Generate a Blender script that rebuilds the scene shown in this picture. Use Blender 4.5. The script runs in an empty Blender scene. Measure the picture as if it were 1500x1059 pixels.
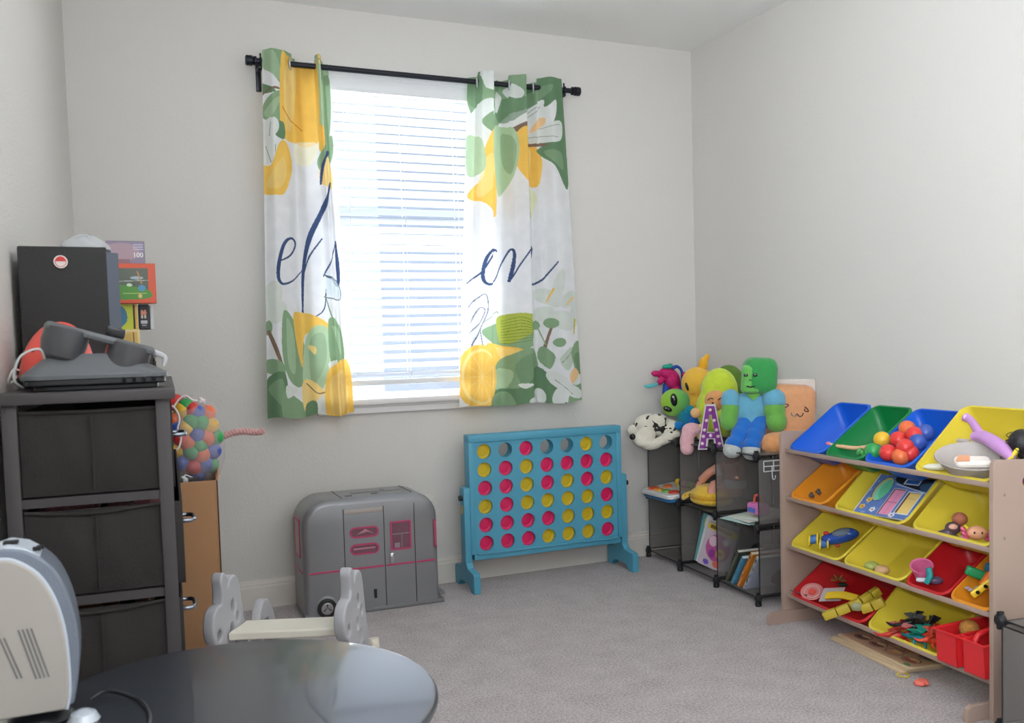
import bpy, bmesh, math, random
import numpy as np
from mathutils import Vector, Matrix, Euler
PI = math.pi
random.seed(7); np.random.seed(7)
S = bpy.context.scene
COL = S.collection
# ------------------------------------------------------------------ camera
F = 1341.44; CX, CY = 750.0, 578.66; CAM = Vector((0, 0, 1.163))
AX_R = Vector((0.91542343, -0.40145129, -0.02892746))
AX_D = Vector((-0.04796056, -0.03744005, -0.9981473))
AX_F = Vector((0.39962448, 0.9151148, -0.05352733))
cd = bpy.data.cameras.new('camera'); cam = bpy.data.objects.new('camera', cd); COL.objects.link(cam)
cd.sensor_width = 36; cd.lens = F / 1500 * 36; cd.shift_y = (CY - 529.5) / 1500; cd.clip_start = 0.02
cd.dof.use_dof = True; cd.dof.focus_distance = 4.3; cd.dof.aperture_fstop = 7.0
m = Matrix.Identity(4)
for i in range(3):
    m[i][0] = AX_R[i]; m[i][1] = -AX_D[i]; m[i][2] = -AX_F[i]; m[i][3] = CAM[i]
cam.matrix_world = m
S.camera = cam
# ------------------------------------------------------------------ world: daylight outside the window, dimmer house light behind
SKY_WINDOW = 6.0; SKY_HALL = .9
w = bpy.data.worlds.new('world'); S.world = w; w.use_nodes = True
nt = w.node_tree; nt.nodes.clear()
tc = nt.nodes.new('ShaderNodeTexCoord'); sp = nt.nodes.new('ShaderNodeSeparateXYZ')
mr = nt.nodes.new('ShaderNodeMapRange'); mr.inputs[1].default_value = -0.1; mr.inputs[2].default_value = 0.15
mx = nt.nodes.new('ShaderNodeMix'); mx.data_type = 'RGBA'
bgn = nt.nodes.new('ShaderNodeBackground'); wo = nt.nodes.new('ShaderNodeOutputWorld')
nt.links.new(tc.outputs['Generated'], sp.inputs[0]); nt.links.new(sp.outputs[1], mr.inputs[0]); nt.links.new(mr.outputs[0], mx.inputs[0])
mx.inputs[6].default_value = (SKY_HALL, SKY_HALL * 1.0, SKY_HALL * 1.01, 1)
mx.inputs[7].default_value = (SKY_WINDOW * .95, SKY_WINDOW * .985, SKY_WINDOW * 1.03, 1)
nt.links.new(mx.outputs[2], bgn.inputs[0]); nt.links.new(bgn.outputs[0], wo.inputs[0])
def area(name, loc, rot, sx, sy, power, color=(1, 1, 1), portal=False):
    l = bpy.data.lights.new(name, 'AREA'); l.shape = 'RECTANGLE'; l.size = sx; l.size_y = sy; l.energy = power; l.color = color
    o = bpy.data.objects.new(name, l); COL.objects.link(o); o.location = loc; o.rotation_euler = rot
    if portal: l.cycles.is_portal = True
    return o
area('window_daylight', (1.33, 5.60, .55), (math.radians(-90 - 38), 0, 0), 3.0, 2.2, 330, (.90, .95, 1.0))
area('side_fill_light', (-.33, -.25, 1.55), (0, math.radians(-142), 0), 1.2, 1.2, 275, (.86, .93, 1.0))  # added fill lamp out of view, aimed up to brighten right wall and ceiling
S.view_settings.view_transform = 'Standard'; S.view_settings.look = 'None'
S.view_settings.gamma = 1; S.view_settings.use_curve_mapping = False; S.view_settings.exposure = 0.15

# ------------------------------------------------------------------ helpers
def at(px, py, x=None, y=None, z=None):
    """point of the place seen at a photo pixel, on a plane of known x, y or z"""
    r = AX_R * ((px - CX) / F) + AX_D * ((py - CY) / F) + AX_F
    k, v = (0, x) if x is not None else (1, y) if y is not None else (2, z)
    return CAM + r * ((v - CAM[k]) / r[k])

def lin(c):
    return tuple(((v / 255) / 12.92 if v / 255 <= .04045 else ((v / 255 + .055) / 1.055) ** 2.4) for v in c)

MATS = {}
def mat(name, rgb, rough=.5, metal=0, bump=0, bscale=200, spec=.5, var=0, vscale=8, alpha=None, sheen=0, attr=False, transl=0, transm=0, coat=0, emit=0):
    if name in MATS: return MATS[name]
    M = bpy.data.materials.new(name); M.use_nodes = True; MATS[name] = M
    nt = M.node_tree; N = nt.nodes; Lk = nt.links; p = N['Principled BSDF']; out = N['Material Output']
    c = lin(rgb) + (1,)
    p.inputs['Base Color'].default_value = c; p.inputs['Roughness'].default_value = rough; p.inputs['Metallic'].default_value = metal
    p.inputs['Specular IOR Level'].default_value = spec; p.inputs['Sheen Weight'].default_value = sheen
    p.inputs['Coat Weight'].default_value = coat; p.inputs['Transmission Weight'].default_value = transm
    src = None
    if attr:
        a = N.new('ShaderNodeAttribute'); a.attribute_name = 'Col'; Lk.new(a.outputs['Color'], p.inputs['Base Color']); src = a.outputs['Color']
    if var or bump:
        t = N.new('ShaderNodeTexCoord')
    if var:
        n = N.new('ShaderNodeTexNoise'); n.inputs['Scale'].default_value = vscale; n.inputs['Detail'].default_value = 4
        Lk.new(t.outputs['Object'], n.inputs['Vector'])
        mp = N.new('ShaderNodeMapRange'); mp.inputs[3].default_value = 1 - var; mp.inputs[4].default_value = 1 + var
        Lk.new(n.outputs[0], mp.inputs[0])
        v = N.new('ShaderNodeVectorMath'); v.operation = 'SCALE'
        if src: Lk.new(src, v.inputs[0])
        else: v.inputs[0].default_value = c[:3]
        Lk.new(mp.outputs[0], v.inputs['Scale']); Lk.new(v.outputs[0], p.inputs['Base Color']); src = v.outputs[0]
    if bump:
        n = N.new('ShaderNodeTexNoise'); n.inputs['Scale'].default_value = bscale; n.inputs['Detail'].default_value = 3
        Lk.new(t.outputs['Object'], n.inputs['Vector'])
        b = N.new('ShaderNodeBump'); b.inputs['Strength'].default_value = bump; b.inputs['Distance'].default_value = .004
        Lk.new(n.outputs[0], b.inputs['Height']); Lk.new(b.outputs[0], p.inputs['Normal'])
    last = p.outputs[0]
    if transl:
        tr = N.new('ShaderNodeBsdfTranslucent'); tr.inputs[0].default_value = c
        if src: Lk.new(src, tr.inputs[0])
        ms = N.new('ShaderNodeMixShader'); ms.inputs[0].default_value = transl
        Lk.new(last, ms.inputs[1]); Lk.new(tr.outputs[0], ms.inputs[2]); last = ms.outputs[0]
    if alpha is not None:
        tr = N.new('ShaderNodeBsdfTransparent'); tr.inputs[0].default_value = (1, 1, 1, 1)
        ms = N.new('ShaderNodeMixShader'); ms.inputs[0].default_value = 1 - alpha
        Lk.new(last, ms.inputs[1]); Lk.new(tr.outputs[0], ms.inputs[2]); last = ms.outputs[0]
    if emit:
        p.inputs['Emission Color'].default_value = c; p.inputs['Emission Strength'].default_value = emit
    Lk.new(last, out.inputs[0])
    return M

def plastic(rgb, rough=.35):
    return mat('plastic_%02x%02x%02x' % tuple(int(v) for v in rgb), rgb, rough, bump=.02, bscale=60)
def cloth(rgb, rough=.95):
    return mat('plush_%02x%02x%02x' % tuple(int(v) for v in rgb), rgb, rough, bump=.9, bscale=170, spec=.1, sheen=.35, var=.10, vscale=40)

def tag(o, label=None, cat=None, group=None, kind=None):
    if label: o['label'] = label
    if cat: o['category'] = cat
    if group: o['group'] = group
    if kind: o['kind'] = kind
    return o
def thing(name, label, cat, loc=(0, 0, 0), rotz=0, group=None, rot=None):
    o = bpy.data.objects.new(name, None); COL.objects.link(o); o.location = loc
    o.rotation_euler = rot if rot else (0, 0, rotz); o.empty_display_size = .05
    return tag(o, label, cat, group)
def link(name, me, M, parent=None, smooth=True, angle=35):
    o = bpy.data.objects.new(name, me); COL.objects.link(o)
    if M:
        me.materials.clear(); me.materials.append(M)
    if parent: o.parent = parent
    if smooth:
        me.polygons.foreach_set('use_smooth', [True] * len(me.polygons))
        bm = bmesh.new(); bm.from_mesh(me); a = math.radians(angle)
        for e in bm.edges:
            if len(e.link_faces) == 2 and e.calc_face_angle(0) > a: e.smooth = False
        bm.to_mesh(me); bm.free()
    return o

T = Matrix.Translation
def R(ax, deg): return Matrix.Rotation(math.radians(deg), 4, ax)
def Sc(x, y, z): return Matrix.Diagonal((x, y, z, 1))
def frame(p, d, up=Vector((0, 0, 1))):
    """matrix with z axis along d at p"""
    d = Vector(d).normalized(); up = Vector(up)
    if abs(d.dot(up)) > .98: up = Vector((1, 0, 0))
    x = up.cross(d).normalized(); y = d.cross(x)
    m = Matrix.Identity(4)
    for i in range(3): m[i][0] = x[i]; m[i][1] = y[i]; m[i][2] = d[i]; m[i][3] = p[i]
    return m

class MB:
    def __init__(s): s.bm = bmesh.new()
    def _add(s, verts, faces, M=None):
        vs = [s.bm.verts.new((M @ Vector(v)) if M else v) for v in verts]
        for f in faces:
            try: s.bm.faces.new([vs[i] for i in f])
            except ValueError: pass
        return s
    def box(s, x0, x1, y0, y1, z0, z1, M=None, bev=0, seg=2):
        v = [(x, y, z) for x in (x0, x1) for y in (y0, y1) for z in (z0, z1)]
        f = [(0, 1, 3, 2), (4, 6, 7, 5), (0, 4, 5, 1), (2, 3, 7, 6), (0, 2, 6, 4), (1, 5, 7, 3)]
        if bev:
            b = bmesh.new(); vs = [b.verts.new(p) for p in v]
            for q in f: b.faces.new([vs[i] for i in q])
            bmesh.ops.bevel(b, geom=list(b.edges), offset=bev, segments=seg, profile=.5, affect='EDGES')
            b.verts.index_update()
            s._add([p.co.copy() for p in b.verts], [[p.index for p in q.verts] for q in b.faces], M); b.free(); return s
        return s._add(v, f, M)
    def cbox(s, c, d, M=None, bev=0, seg=2):
        return s.box(c[0] - d[0] / 2, c[0] + d[0] / 2, c[1] - d[1] / 2, c[1] + d[1] / 2, c[2] - d[2] / 2, c[2] + d[2] / 2, M, bev, seg)
    def lathe(s, prof, n=32, M=None, cap=True):
        v = []; f = []
        for r, z in prof:
            for i in range(n): a = 2 * PI * i / n; v.append((r * math.cos(a), r * math.sin(a), z))
        for k in range(len(prof) - 1):
            for i in range(n):
                j = (i + 1) % n; f.append((k * n + i, k * n + j, (k + 1) * n + j, (k + 1) * n + i))
        if cap:
            f.append(tuple(range(n))[::-1]); f.append(tuple(range((len(prof) - 1) * n, len(prof) * n)))
        return s._add(v, f, M)
    def cyl(s, p0, p1, r, n=20, r1=None):
        p0 = Vector(p0); p1 = Vector(p1); L = (p1 - p0).length
        return s.lathe([(r, 0), (r if r1 is None else r1, L)], n, frame(p0, p1 - p0))
    def ell(s, c, r, n=24, M=None, rot=None):
        if not hasattr(r, '__len__'): r = (r, r, r)
        X = T(Vector(c)) @ (Euler([math.radians(a) for a in rot]).to_matrix().to_4x4() if rot else Matrix.Identity(4)) @ Sc(*r)
        if M: X = M @ X
        m = n // 2; v = [(0, 0, -1)]; f = []
        for k in range(1, m):
            a = -PI / 2 + PI * k / m
            for i in range(n): b = 2 * PI * i / n; v.append((math.cos(a) * math.cos(b), math.cos(a) * math.sin(b), math.sin(a)))
        v.append((0, 0, 1)); top = len(v) - 1
        for i in range(n):
            j = (i + 1) % n; f.append((0, 1 + j, 1 + i)); f.append((top, 1 + (m - 2) * n + i, 1 + (m - 2) * n + j))
            for k in range(m - 2): f.append((1 + k * n + i, 1 + k * n + j, 1 + (k + 1) * n + j, 1 + (k + 1) * n + i))
        return s._add(v, f, X)
    def tube(s, pts, r, n=10, M=None, smooth=0, closed=False):
        pts = [Vector(p) for p in pts]
        if smooth: pts = cr(pts, smooth, closed)
        rs = r if hasattr(r, '__len__') else [r] * len(pts)
        if len(rs) != len(pts): rs = list(np.interp(np.linspace(0, 1, len(pts)), np.linspace(0, 1, len(rs)), rs))
        v = []; f = []; N = len(pts); prev = None
        for k, p in enumerate(pts):
            a = pts[(k - 1) % N] if (closed or k) else p; b = pts[(k + 1) % N] if (closed or k < N - 1) else p
            d = (b - a).normalized()
            if prev is None:
                u = Vector((0, 0, 1)) if abs(d.z) < .9 else Vector((1, 0, 0))
            else: u = prev
            x = (u - d * u.dot(d)).normalized(); y = d.cross(x); prev = x
            for i in range(n): t = 2 * PI * i / n; v.append(p + (x * math.cos(t) + y * math.sin(t)) * rs[k])
        for k in range(N if closed else N - 1):
            k2 = (k + 1) % N
            for i in range(n): j = (i + 1) % n; f.append((k * n + i, k * n + j, k2 * n + j, k2 * n + i))
        if not closed: f.append(tuple(range(n))[::-1]); f.append(tuple(range((N - 1) * n, N * n)))
        return s._add(v, f, M)
    def prism(s, outline, t, M=None):
        """outline in xy, thickness t along z (0..t)"""
        n = len(outline); v = [(x, y, 0) for x, y in outline] + [(x, y, t) for x, y in outline]
        f = [tuple(range(n))[::-1], tuple(range(n, 2 * n))] + [(i, (i + 1) % n, n + (i + 1) % n, n + i) for i in range(n)]
        return s._add(v, f, M)
    def torus(s, R_, r, M=None, n=28, k=8):
        v = []; f = []
        for i in range(n):
            a = 2 * PI * i / n
            for j in range(k): b = 2 * PI * j / k; v.append(((R_ + r * math.cos(b)) * math.cos(a), (R_ + r * math.cos(b)) * math.sin(a), r * math.sin(b)))
        for i in range(n):
            for j in range(k): f.append((i * k + j, ((i + 1) % n) * k + j, ((i + 1) % n) * k + (j + 1) % k, i * k + (j + 1) % k))
        return s._add(v, f, M)
    def build(s, name, M, parent=None, smooth=True, bev=0, angle=35):
        bmesh.ops.recalc_face_normals(s.bm, faces=s.bm.faces)
        me = bpy.data.meshes.new(name); s.bm.to_mesh(me); s.bm.free()
        o = link(name, me, M, parent, smooth, angle)
        if bev:
            b = o.modifiers.new('bevel', 'BEVEL'); b.width = bev; b.segments = 2; b.limit_method = 'ANGLE'
        return o

def cr(pts, n=6, closed=False):
    P = [Vector(p) for p in pts]; out = []; N = len(P)
    for i in range(N if closed else N - 1):
        g = (lambda k: P[k % N]) if closed else (lambda k: P[max(0, min(N - 1, k))])
        a, b, c, d = g(i - 1), g(i), g(i + 1), g(i + 2)
        for j in range(n):
            t = j / n
            out.append(.5 * ((2 * b) + (c - a) * t + (2 * a - 5 * b + 4 * c - d) * t * t + (3 * b - a - 3 * c + d) * t ** 3))
    if not closed: out.append(P[-1])
    return out
def circ(cx, cy, r, n=24, ry=None):
    return [(cx + r * math.cos(2 * PI * i / n), cy + (ry or r) * math.sin(2 * PI * i / n)) for i in range(n)]
def rrect(x0, x1, y0, y1, r, n=5):
    o = []
    for cx, cy, a in ((x1 - r, y1 - r, 0), (x0 + r, y1 - r, 90), (x0 + r, y0 + r, 180), (x1 - r, y0 + r, 270)):
        for k in range(n + 1): t = math.radians(a + 90 * k / n); o.append((cx + r * math.cos(t), cy + r * math.sin(t)))
    return o
def sm2(pts, n=5): return [(p.x, p.y) for p in cr([(a, b, 0) for a, b in pts], n, True)]

def plate(name, loops, t, M, parent=None, xf=None, bev=0):
    """flat plate with holes: first loops outline, further loops holes; centred on z=0 with thickness t"""
    c = bpy.data.curves.new(name, 'CURVE'); c.dimensions = '2D'; c.fill_mode = 'BOTH'; c.extrude = t / 2 - bev; c.bevel_depth = bev; c.bevel_resolution = 2
    if bev: c.offset = -bev
    for L in loops:
        s = c.splines.new('POLY'); s.points.add(len(L) - 1)
        for p, (x, y) in zip(s.points, L): p.co = (x, y, 0, 1)
        s.use_cyclic_u = True
    return from_curve(name, c, M, parent, xf)
def from_curve(name, c, M, parent=None, xf=None):
    o = bpy.data.objects.new('tmp', c); COL.objects.link(o)
    dg = bpy.context.evaluated_depsgraph_get(); dg.update()
    me = bpy.data.meshes.new_from_object(o.evaluated_get(dg)); bpy.data.objects.remove(o); bpy.data.curves.remove(c)
    if xf: me.transform(xf)
    me.name = name
    return link(name, me, M, parent, True, 30)
def text(name, body, size, t, M, parent=None, xf=None, bold=0):
    c = bpy.data.curves.new(name, 'FONT'); c.body = body; c.size = size; c.extrude = t; c.align_x = 'CENTER'; c.align_y = 'CENTER'; c.offset = bold
    return from_curve(name, c, M, parent, xf)

def blob(name, ells, M, parent=None, voxel=.006, smooth=6, tubes=()):
    """one continuous organic surface from overlapping ellipsoids (c, r, rot)"""
    b = MB()
    for e in ells: b.ell(e[0], e[1], 20, rot=e[2] if len(e) > 2 else None)
    for pts, r in tubes: b.tube(pts, r, 12, smooth=5)
    o = b.build('tmp', None, None, False)
    md = o.modifiers.new('r', 'REMESH'); md.mode = 'VOXEL'; md.voxel_size = voxel
    m2 = o.modifiers.new('s', 'SMOOTH'); m2.iterations = smooth; m2.factor = .5
    dg = bpy.context.evaluated_depsgraph_get(); dg.update()
    me = bpy.data.meshes.new_from_object(o.evaluated_get(dg)); bpy.data.objects.remove(o)
    me.name = name
    return link(name, me, M, parent, True, 180)

# painted prints (surface pattern of printed things): shapes rasterised to a dense grid's vertex colours
class Paint:
    def __init__(s, P, base): s.P = np.asarray(P, float); s.C = np.tile(np.array(lin(base)), (len(s.P), 1))
    def set(s, mask, col, a=1): s.C[mask] = s.C[mask] * (1 - a) + np.array(lin(col)) * a
    def poly(s, pts, col, smooth=True, a=1):
        if smooth: pts = sm2(pts, 5)
        x, y = s.P[:, 0], s.P[:, 1]; ins = np.zeros(len(x), bool); n = len(pts)
        for i in range(n):
            x1, y1 = pts[i]; x2, y2 = pts[(i + 1) % n]
            if y1 == y2: continue
            c = ((y1 > y) != (y2 > y)) & (x < (x2 - x1) * (y - y1) / (y2 - y1) + x1); ins ^= c
        s.set(ins, col, a)
    def rect(s, x0, x1, y0, y1, col, a=1): s.set((s.P[:, 0] > x0) & (s.P[:, 0] < x1) & (s.P[:, 1] > y0) & (s.P[:, 1] < y1), col, a)
    def ell(s, cx, cy, rx, ry, col, ang=0, a=1):
        t = math.radians(ang); dx, dy = s.P[:, 0] - cx, s.P[:, 1] - cy
        u = dx * math.cos(t) + dy * math.sin(t); v = -dx * math.sin(t) + dy * math.cos(t)
        s.set((u / rx) ** 2 + (v / ry) ** 2 < 1, col, a)
    def stroke(s, pts, wd, col, smooth=True, a=1):
        if smooth: pts = [(p.x, p.y) for p in cr([(q[0], q[1], 0) for q in pts], 6)]
        ws = np.interp(np.linspace(0, 1, len(pts)), np.linspace(0, 1, len(wd)), wd) if hasattr(wd, '__len__') else [wd] * len(pts)
        m_ = np.zeros(len(s.P), bool)
        for i in range(len(pts) - 1):
            p = np.array(pts[i]); d = np.array(pts[i + 1]) - p; L2 = (d ** 2).sum() + 1e-9
            t = np.clip(((s.P - p) @ d) / L2, 0, 1); q = s.P - p - t[:, None] * d
            m_ |= (q ** 2).sum(1) < (ws[i] / 2) ** 2
        s.set(m_, col, a)
def grid_mesh(name, V, nu, nv, C, M, parent=None, thick=0):
    """V ((nu+1)*(nv+1),3), row-major in v"""
    me = bpy.data.meshes.new(name)
    f = [(j * (nu + 1) + i, j * (nu + 1) + i + 1, (j + 1) * (nu + 1) + i + 1, (j + 1) * (nu + 1) + i) for j in range(nv) for i in range(nu)]
    me.from_pydata([tuple(p) for p in V], [], f)
    a = me.color_attributes.new('Col', 'FLOAT_COLOR', 'POINT')
    a.data.foreach_set('color', np.c_[C, np.ones(len(C))].astype(np.float32).ravel())
    me.materials.append(M); me.polygons.foreach_set('use_smooth', [True] * len(me.polygons))
    o = bpy.data.objects.new(name, me); COL.objects.link(o)
    if parent: o.parent = parent
    if thick:
        md = o.modifiers.new('t', 'SOLIDIFY'); md.thickness = thick; md.offset = -1
    return o
def printed(name, w_, h_, fn, parent, xf, base=(255, 255, 255), res=.0025, thick=.0012, rough=.4, units=100):
    """printed sheet w x h (local x right, z up, facing -y); fn paints in a 0..units square with y down"""
    nu = max(4, int(w_ / res)); nv = max(4, int(h_ / res))
    u, v = np.meshgrid(np.linspace(0, 1, nu + 1), np.linspace(0, 1, nv + 1)); u = u.ravel(); v = v.ravel()
    p = Paint(np.c_[u * units, v * units], base); fn(p)
    X = np.c_[u * w_ - w_ / 2, np.zeros_like(u), h_ / 2 - v * h_, np.ones_like(u)]
    V = (np.array(xf) @ X.T).T[:, :3]
    return grid_mesh(name, V, nu, nv, p.C, mat('print_%d' % int(rough * 100), (255, 255, 255), rough, attr=True), parent, thick)

# ------------------------------------------------------------------ room
YB = 4.26; XR = 2.985; HC = 2.74; Y0 = -1.6
def xl(y): return -0.114 - (YB - y) * 0.052      # the left wall runs slightly out of square
WALL = mat('wall_paint', (218, 215, 210), .85, bump=.35, bscale=110, spec=.25)
CEIL = mat('ceiling_paint', (240, 239, 236), .9, bump=.3, bscale=90, spec=.2)
TRIM = mat('trim_paint', (222, 216, 208), .45)
WHITE = mat('white_vinyl', (238, 240, 242), .4)
def carpet():
    M = mat('carpet', (150, 140, 138), 1, spec=.05, sheen=.3)
    nt = M.node_tree; N = nt.nodes; Lk = nt.links; p = N['Principled BSDF']; t = N.new('ShaderNodeTexCoord')
    a = N.new('ShaderNodeTexNoise'); a.inputs['Scale'].default_value = 130; a.inputs['Detail'].default_value = 4
    b = N.new('ShaderNodeTexNoise'); b.inputs['Scale'].default_value = 9; b.inputs['Detail'].default_value = 7; b.inputs['Roughness'].default_value = .65
    r = N.new('ShaderNodeMath'); r.operation = 'ADD'; bs = N.new('ShaderNodeMath'); bs.operation = 'MULTIPLY_ADD'; bs.inputs[1].default_value = .35; bs.inputs[2].default_value = .33
    for q in (a, b): Lk.new(t.outputs['Object'], q.inputs['Vector'])
    Lk.new(a.outputs[0], r.inputs[0]); Lk.new(b.outputs[0], bs.inputs[0]); Lk.new(bs.outputs[0], r.inputs[1])
    cr_ = N.new('ShaderNodeValToRGB'); Lk.new(r.outputs[0], cr_.inputs[0])
    r2 = N.new('ShaderNodeMath'); r2.operation = 'MULTIPLY'; r2.inputs[1].default_value = .5; Lk.new(r.outputs[0], r2.inputs[0]); Lk.new(r2.outputs[0], cr_.inputs[0])
    cr_.color_ramp.elements[0].position = .36; cr_.color_ramp.elements[0].color = lin((128, 118, 118)) + (1,)
    cr_.color_ramp.elements[1].position = .62; cr_.color_ramp.elements[1].color = lin((208, 199, 199)) + (1,)
    Lk.new(cr_.outputs[0], p.inputs['Base Color'])
    bp = N.new('ShaderNodeBump'); bp.inputs['Strength'].default_value = .8; bp.inputs['Distance'].default_value = .008
    Lk.new(r.outputs[0], bp.inputs['Height']); Lk.new(bp.outputs[0], p.inputs['Normal'])
    return M
def struct(name, mb, M, smooth=False, label=None): o = mb.build(name, M, None, smooth); o['kind'] = 'structure'; return o
struct('floor', MB().box(-.6, XR + .15, Y0, YB + .15, -.1, 0), carpet())
struct('ceiling', MB().box(-.6, XR + .15, Y0, YB + .15, HC, HC + .1), CEIL)
WX0, WX1, WZ0, WZ1 = 0.90, 1.755, 0.905, 2.47     # window opening
b = MB(); yb2 = YB + .15
b.box(-.6, WX0, YB, yb2, 0, HC).box(WX1, XR + .15, YB, yb2, 0, HC).box(WX0, WX1, YB, yb2, 0, WZ0).box(WX0, WX1, YB, yb2, WZ1, HC)
struct('wall_back', b, WALL)
struct('wall_right', MB().box(XR, XR + .15, Y0, YB, 0, HC), WALL)
b = MB(); b._add([(xl(YB), YB, 0), (xl(Y0), Y0, 0), (xl(Y0) - .15, Y0, 0), (xl(YB) - .15, YB, 0), (xl(YB), YB, HC), (xl(Y0), Y0, HC), (xl(Y0) - .15, Y0, HC), (xl(YB) - .15, YB, HC)],
     [(0, 1, 2, 3), (4, 5, 6, 7), (0, 1, 5, 4), (1, 2, 6, 5), (2, 3, 7, 6), (3, 0, 4, 7)])
struct('wall_left', b, WALL)
BPROF = [(0, 0), (.015, 0), (.015, .098), (.012, .104), (.012, .112), (.008, .118), (.006, .128), (0, .13)]
def baseboard(name, p0, p1, inward):
    p0 = Vector(p0); p1 = Vector(p1); i = Vector(inward); v = []; n = len(BPROF)
    for p in (p0, p1): v += [p + i * a + Vector((0, 0, z)) for a, z in BPROF]
    f = [(k, k + 1, n + k + 1, n + k) for k in range(n - 1)] + [tuple(range(n)), tuple(range(n, 2 * n))]
    return struct(name, MB()._add(v, f), TRIM)
baseboard('baseboard_back', (xl(YB), YB, 0), (XR, YB, 0), (0, -1, 0))
baseboard('baseboard_right', (XR, YB, 0), (XR, Y0, 0), (-1, 0, 0))
baseboard('baseboard_left', (xl(YB), YB, 0), (xl(Y0), Y0, 0), (1, 0, 0))

# window: frame, sash, glass, sill with apron
win = thing('window_1', None, None, (0, 0, 0)); win['kind'] = 'structure'
b = MB(); fy0, fy1 = YB + .07, YB + .12
for x0, x1, z0, z1 in ((WX0, WX0 + .045, WZ0, WZ1), (WX1 - .045, WX1, WZ0, WZ1), (WX0, WX1, WZ1 - .05, WZ1), (WX0, WX1, WZ0, WZ0 + .05), (WX0, WX1, 1.68, 1.72)):
    b.box(x0, x1, fy0, fy1, z0, z1)
b.build('window_frame', WHITE, win, False, bev=.004)
g = mat('glass', (255, 255, 255), .02, alpha=.08)
MB().box(WX0 + .04, WX1 - .04, YB + .093, YB + .097, WZ0 + .04, WZ1 - .04).build('glass_pane', g, win, False)
b = MB().box(WX0 - .06, WX1 + .06, YB - .055, YB + .07, .905, .932, bev=.006).box(WX0 - .03, WX1 + .03, YB - .022, YB, .865, .905).box(WX0 - .03, WX1 + .03, YB - .03, YB, .893, .907, bev=.004)
b.build('window_sill', mat('sill_paint', (232, 230, 228), .4), win, True)

# the house next door, its blue-grey wall seen between the slats
nb = thing('neighbor_house', 'pale blue-grey house wall seen between the window blind slats', 'house', (2.3, 7.3, -.6))
MB().box(-.25, 1.5, 0, 1.6, 0, 4.0).build('wall', mat('siding', (96, 112, 134), .8, bump=.5, bscale=20), nb, False)
MB().box(-.45, 1.7, -.2, 1.8, 4.0, 4.12).build('roof', mat('roof_grey', (120, 118, 118), .9), nb, False)

# ------------------------------------------------------------------ blind
bl = thing('window_blind', 'white faux-wood slatted window blind lowered between the lemon curtains', 'blind', (1.3275, YB + .0, .94))
SL = mat('blind_slat', (190, 197, 208), .5, transl=.02)
bx0, bx1 = -.415, .415
b = MB(); NS = 31; zt = 2.37 - .94; zb = .105; th = math.radians(-30)
for i in range(NS):
    z = zt - .03 - i * (zt - .03 - zb) / (NS - 1); v = []
    for x in (bx0, bx1):
        for k in range(5):
            u = (k / 4 - .5) * .05; c = .003 * (1 - (2 * k / 4 - 1) ** 2)
            yy = u * math.cos(th) - c * math.sin(th); zz = u * math.sin(th) + c * math.cos(th)
            v.append((x, yy + .018, z + zz))
        for k in range(4, -1, -1):
            u = (k / 4 - .5) * .05; c = .003 * (1 - (2 * k / 4 - 1) ** 2) - .0025
            yy = u * math.cos(th) - c * math.sin(th); zz = u * math.sin(th) + c * math.cos(th)
            v.append((x, yy + .018, z + zz))
    f = [(k, (k + 1) % 10, 10 + (k + 1) % 10, 10 + k) for k in range(10)] + [tuple(range(10)), tuple(range(10, 20))]
    b._add(v, f)
b.build('slats', SL, bl, True)
MB().box(bx0, bx1, -.012, .045, zt, zt + .06, bev=.004).build('headrail', WHITE, bl)
b = MB().box(bx0 - .03, bx1 + .03, -.035, -.022, zt - .008, zt + .072, bev=.003).box(bx0 - .03, bx1 + .03, -.04, -.03, zt + .05, zt + .08, bev=.004).box(bx0 - .03, bx1 + .03, -.038, -.03, zt - .012, zt + .002, bev=.003)
b.build('valance', WHITE, bl)
MB().box(bx0, bx1, -.012, .042, .055, .08, bev=.005).build('bottom_rail', WHITE, bl)
for x in (-.27, .0, .27):
    MB().cyl((x, -.012, .07), (x, -.012, zt), .0012, 6).cyl((x, .045, .07), (x, .045, zt), .0012, 6).build('ladder_cord', WHITE, bl)

# ------------------------------------------------------------------ curtain rod and curtains
BLK = mat('rod_black', (44, 46, 54), .35, metal=.6)
rod = thing('curtain_rod', 'black metal curtain rod mounted above the window', 'curtain rod', (1.4, 4.17, 2.44))
MB().cyl((-.755, 0, 0), (.80, 0, 0), .0125, 20).build('rod', BLK, rod)
for s, x in ((-1, -.755), (1, .80)):
    MB().lathe([(.0125, 0), (.02, .003), (.02, .012), (.016, .016), (.022, .02), (.022, .045), (.018, .048)], 24, frame((x - s * .004, 0, 0), (s, 0, 0))).build('finial', BLK, rod)
for x in (-.735, .755):
    b = MB().box(x - .011, x + .011, .068, .09, -.11, .03, bev=.003).box(x - .009, x + .009, -.004, .085, -.03, -.014, bev=.003).torus(.017, .004, T((x, 0, 0)) @ R('Y', 90)).cyl((x, 0, .015), (x, 0, .034), .004, 8)
    b.build('bracket', BLK, rod)

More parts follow.
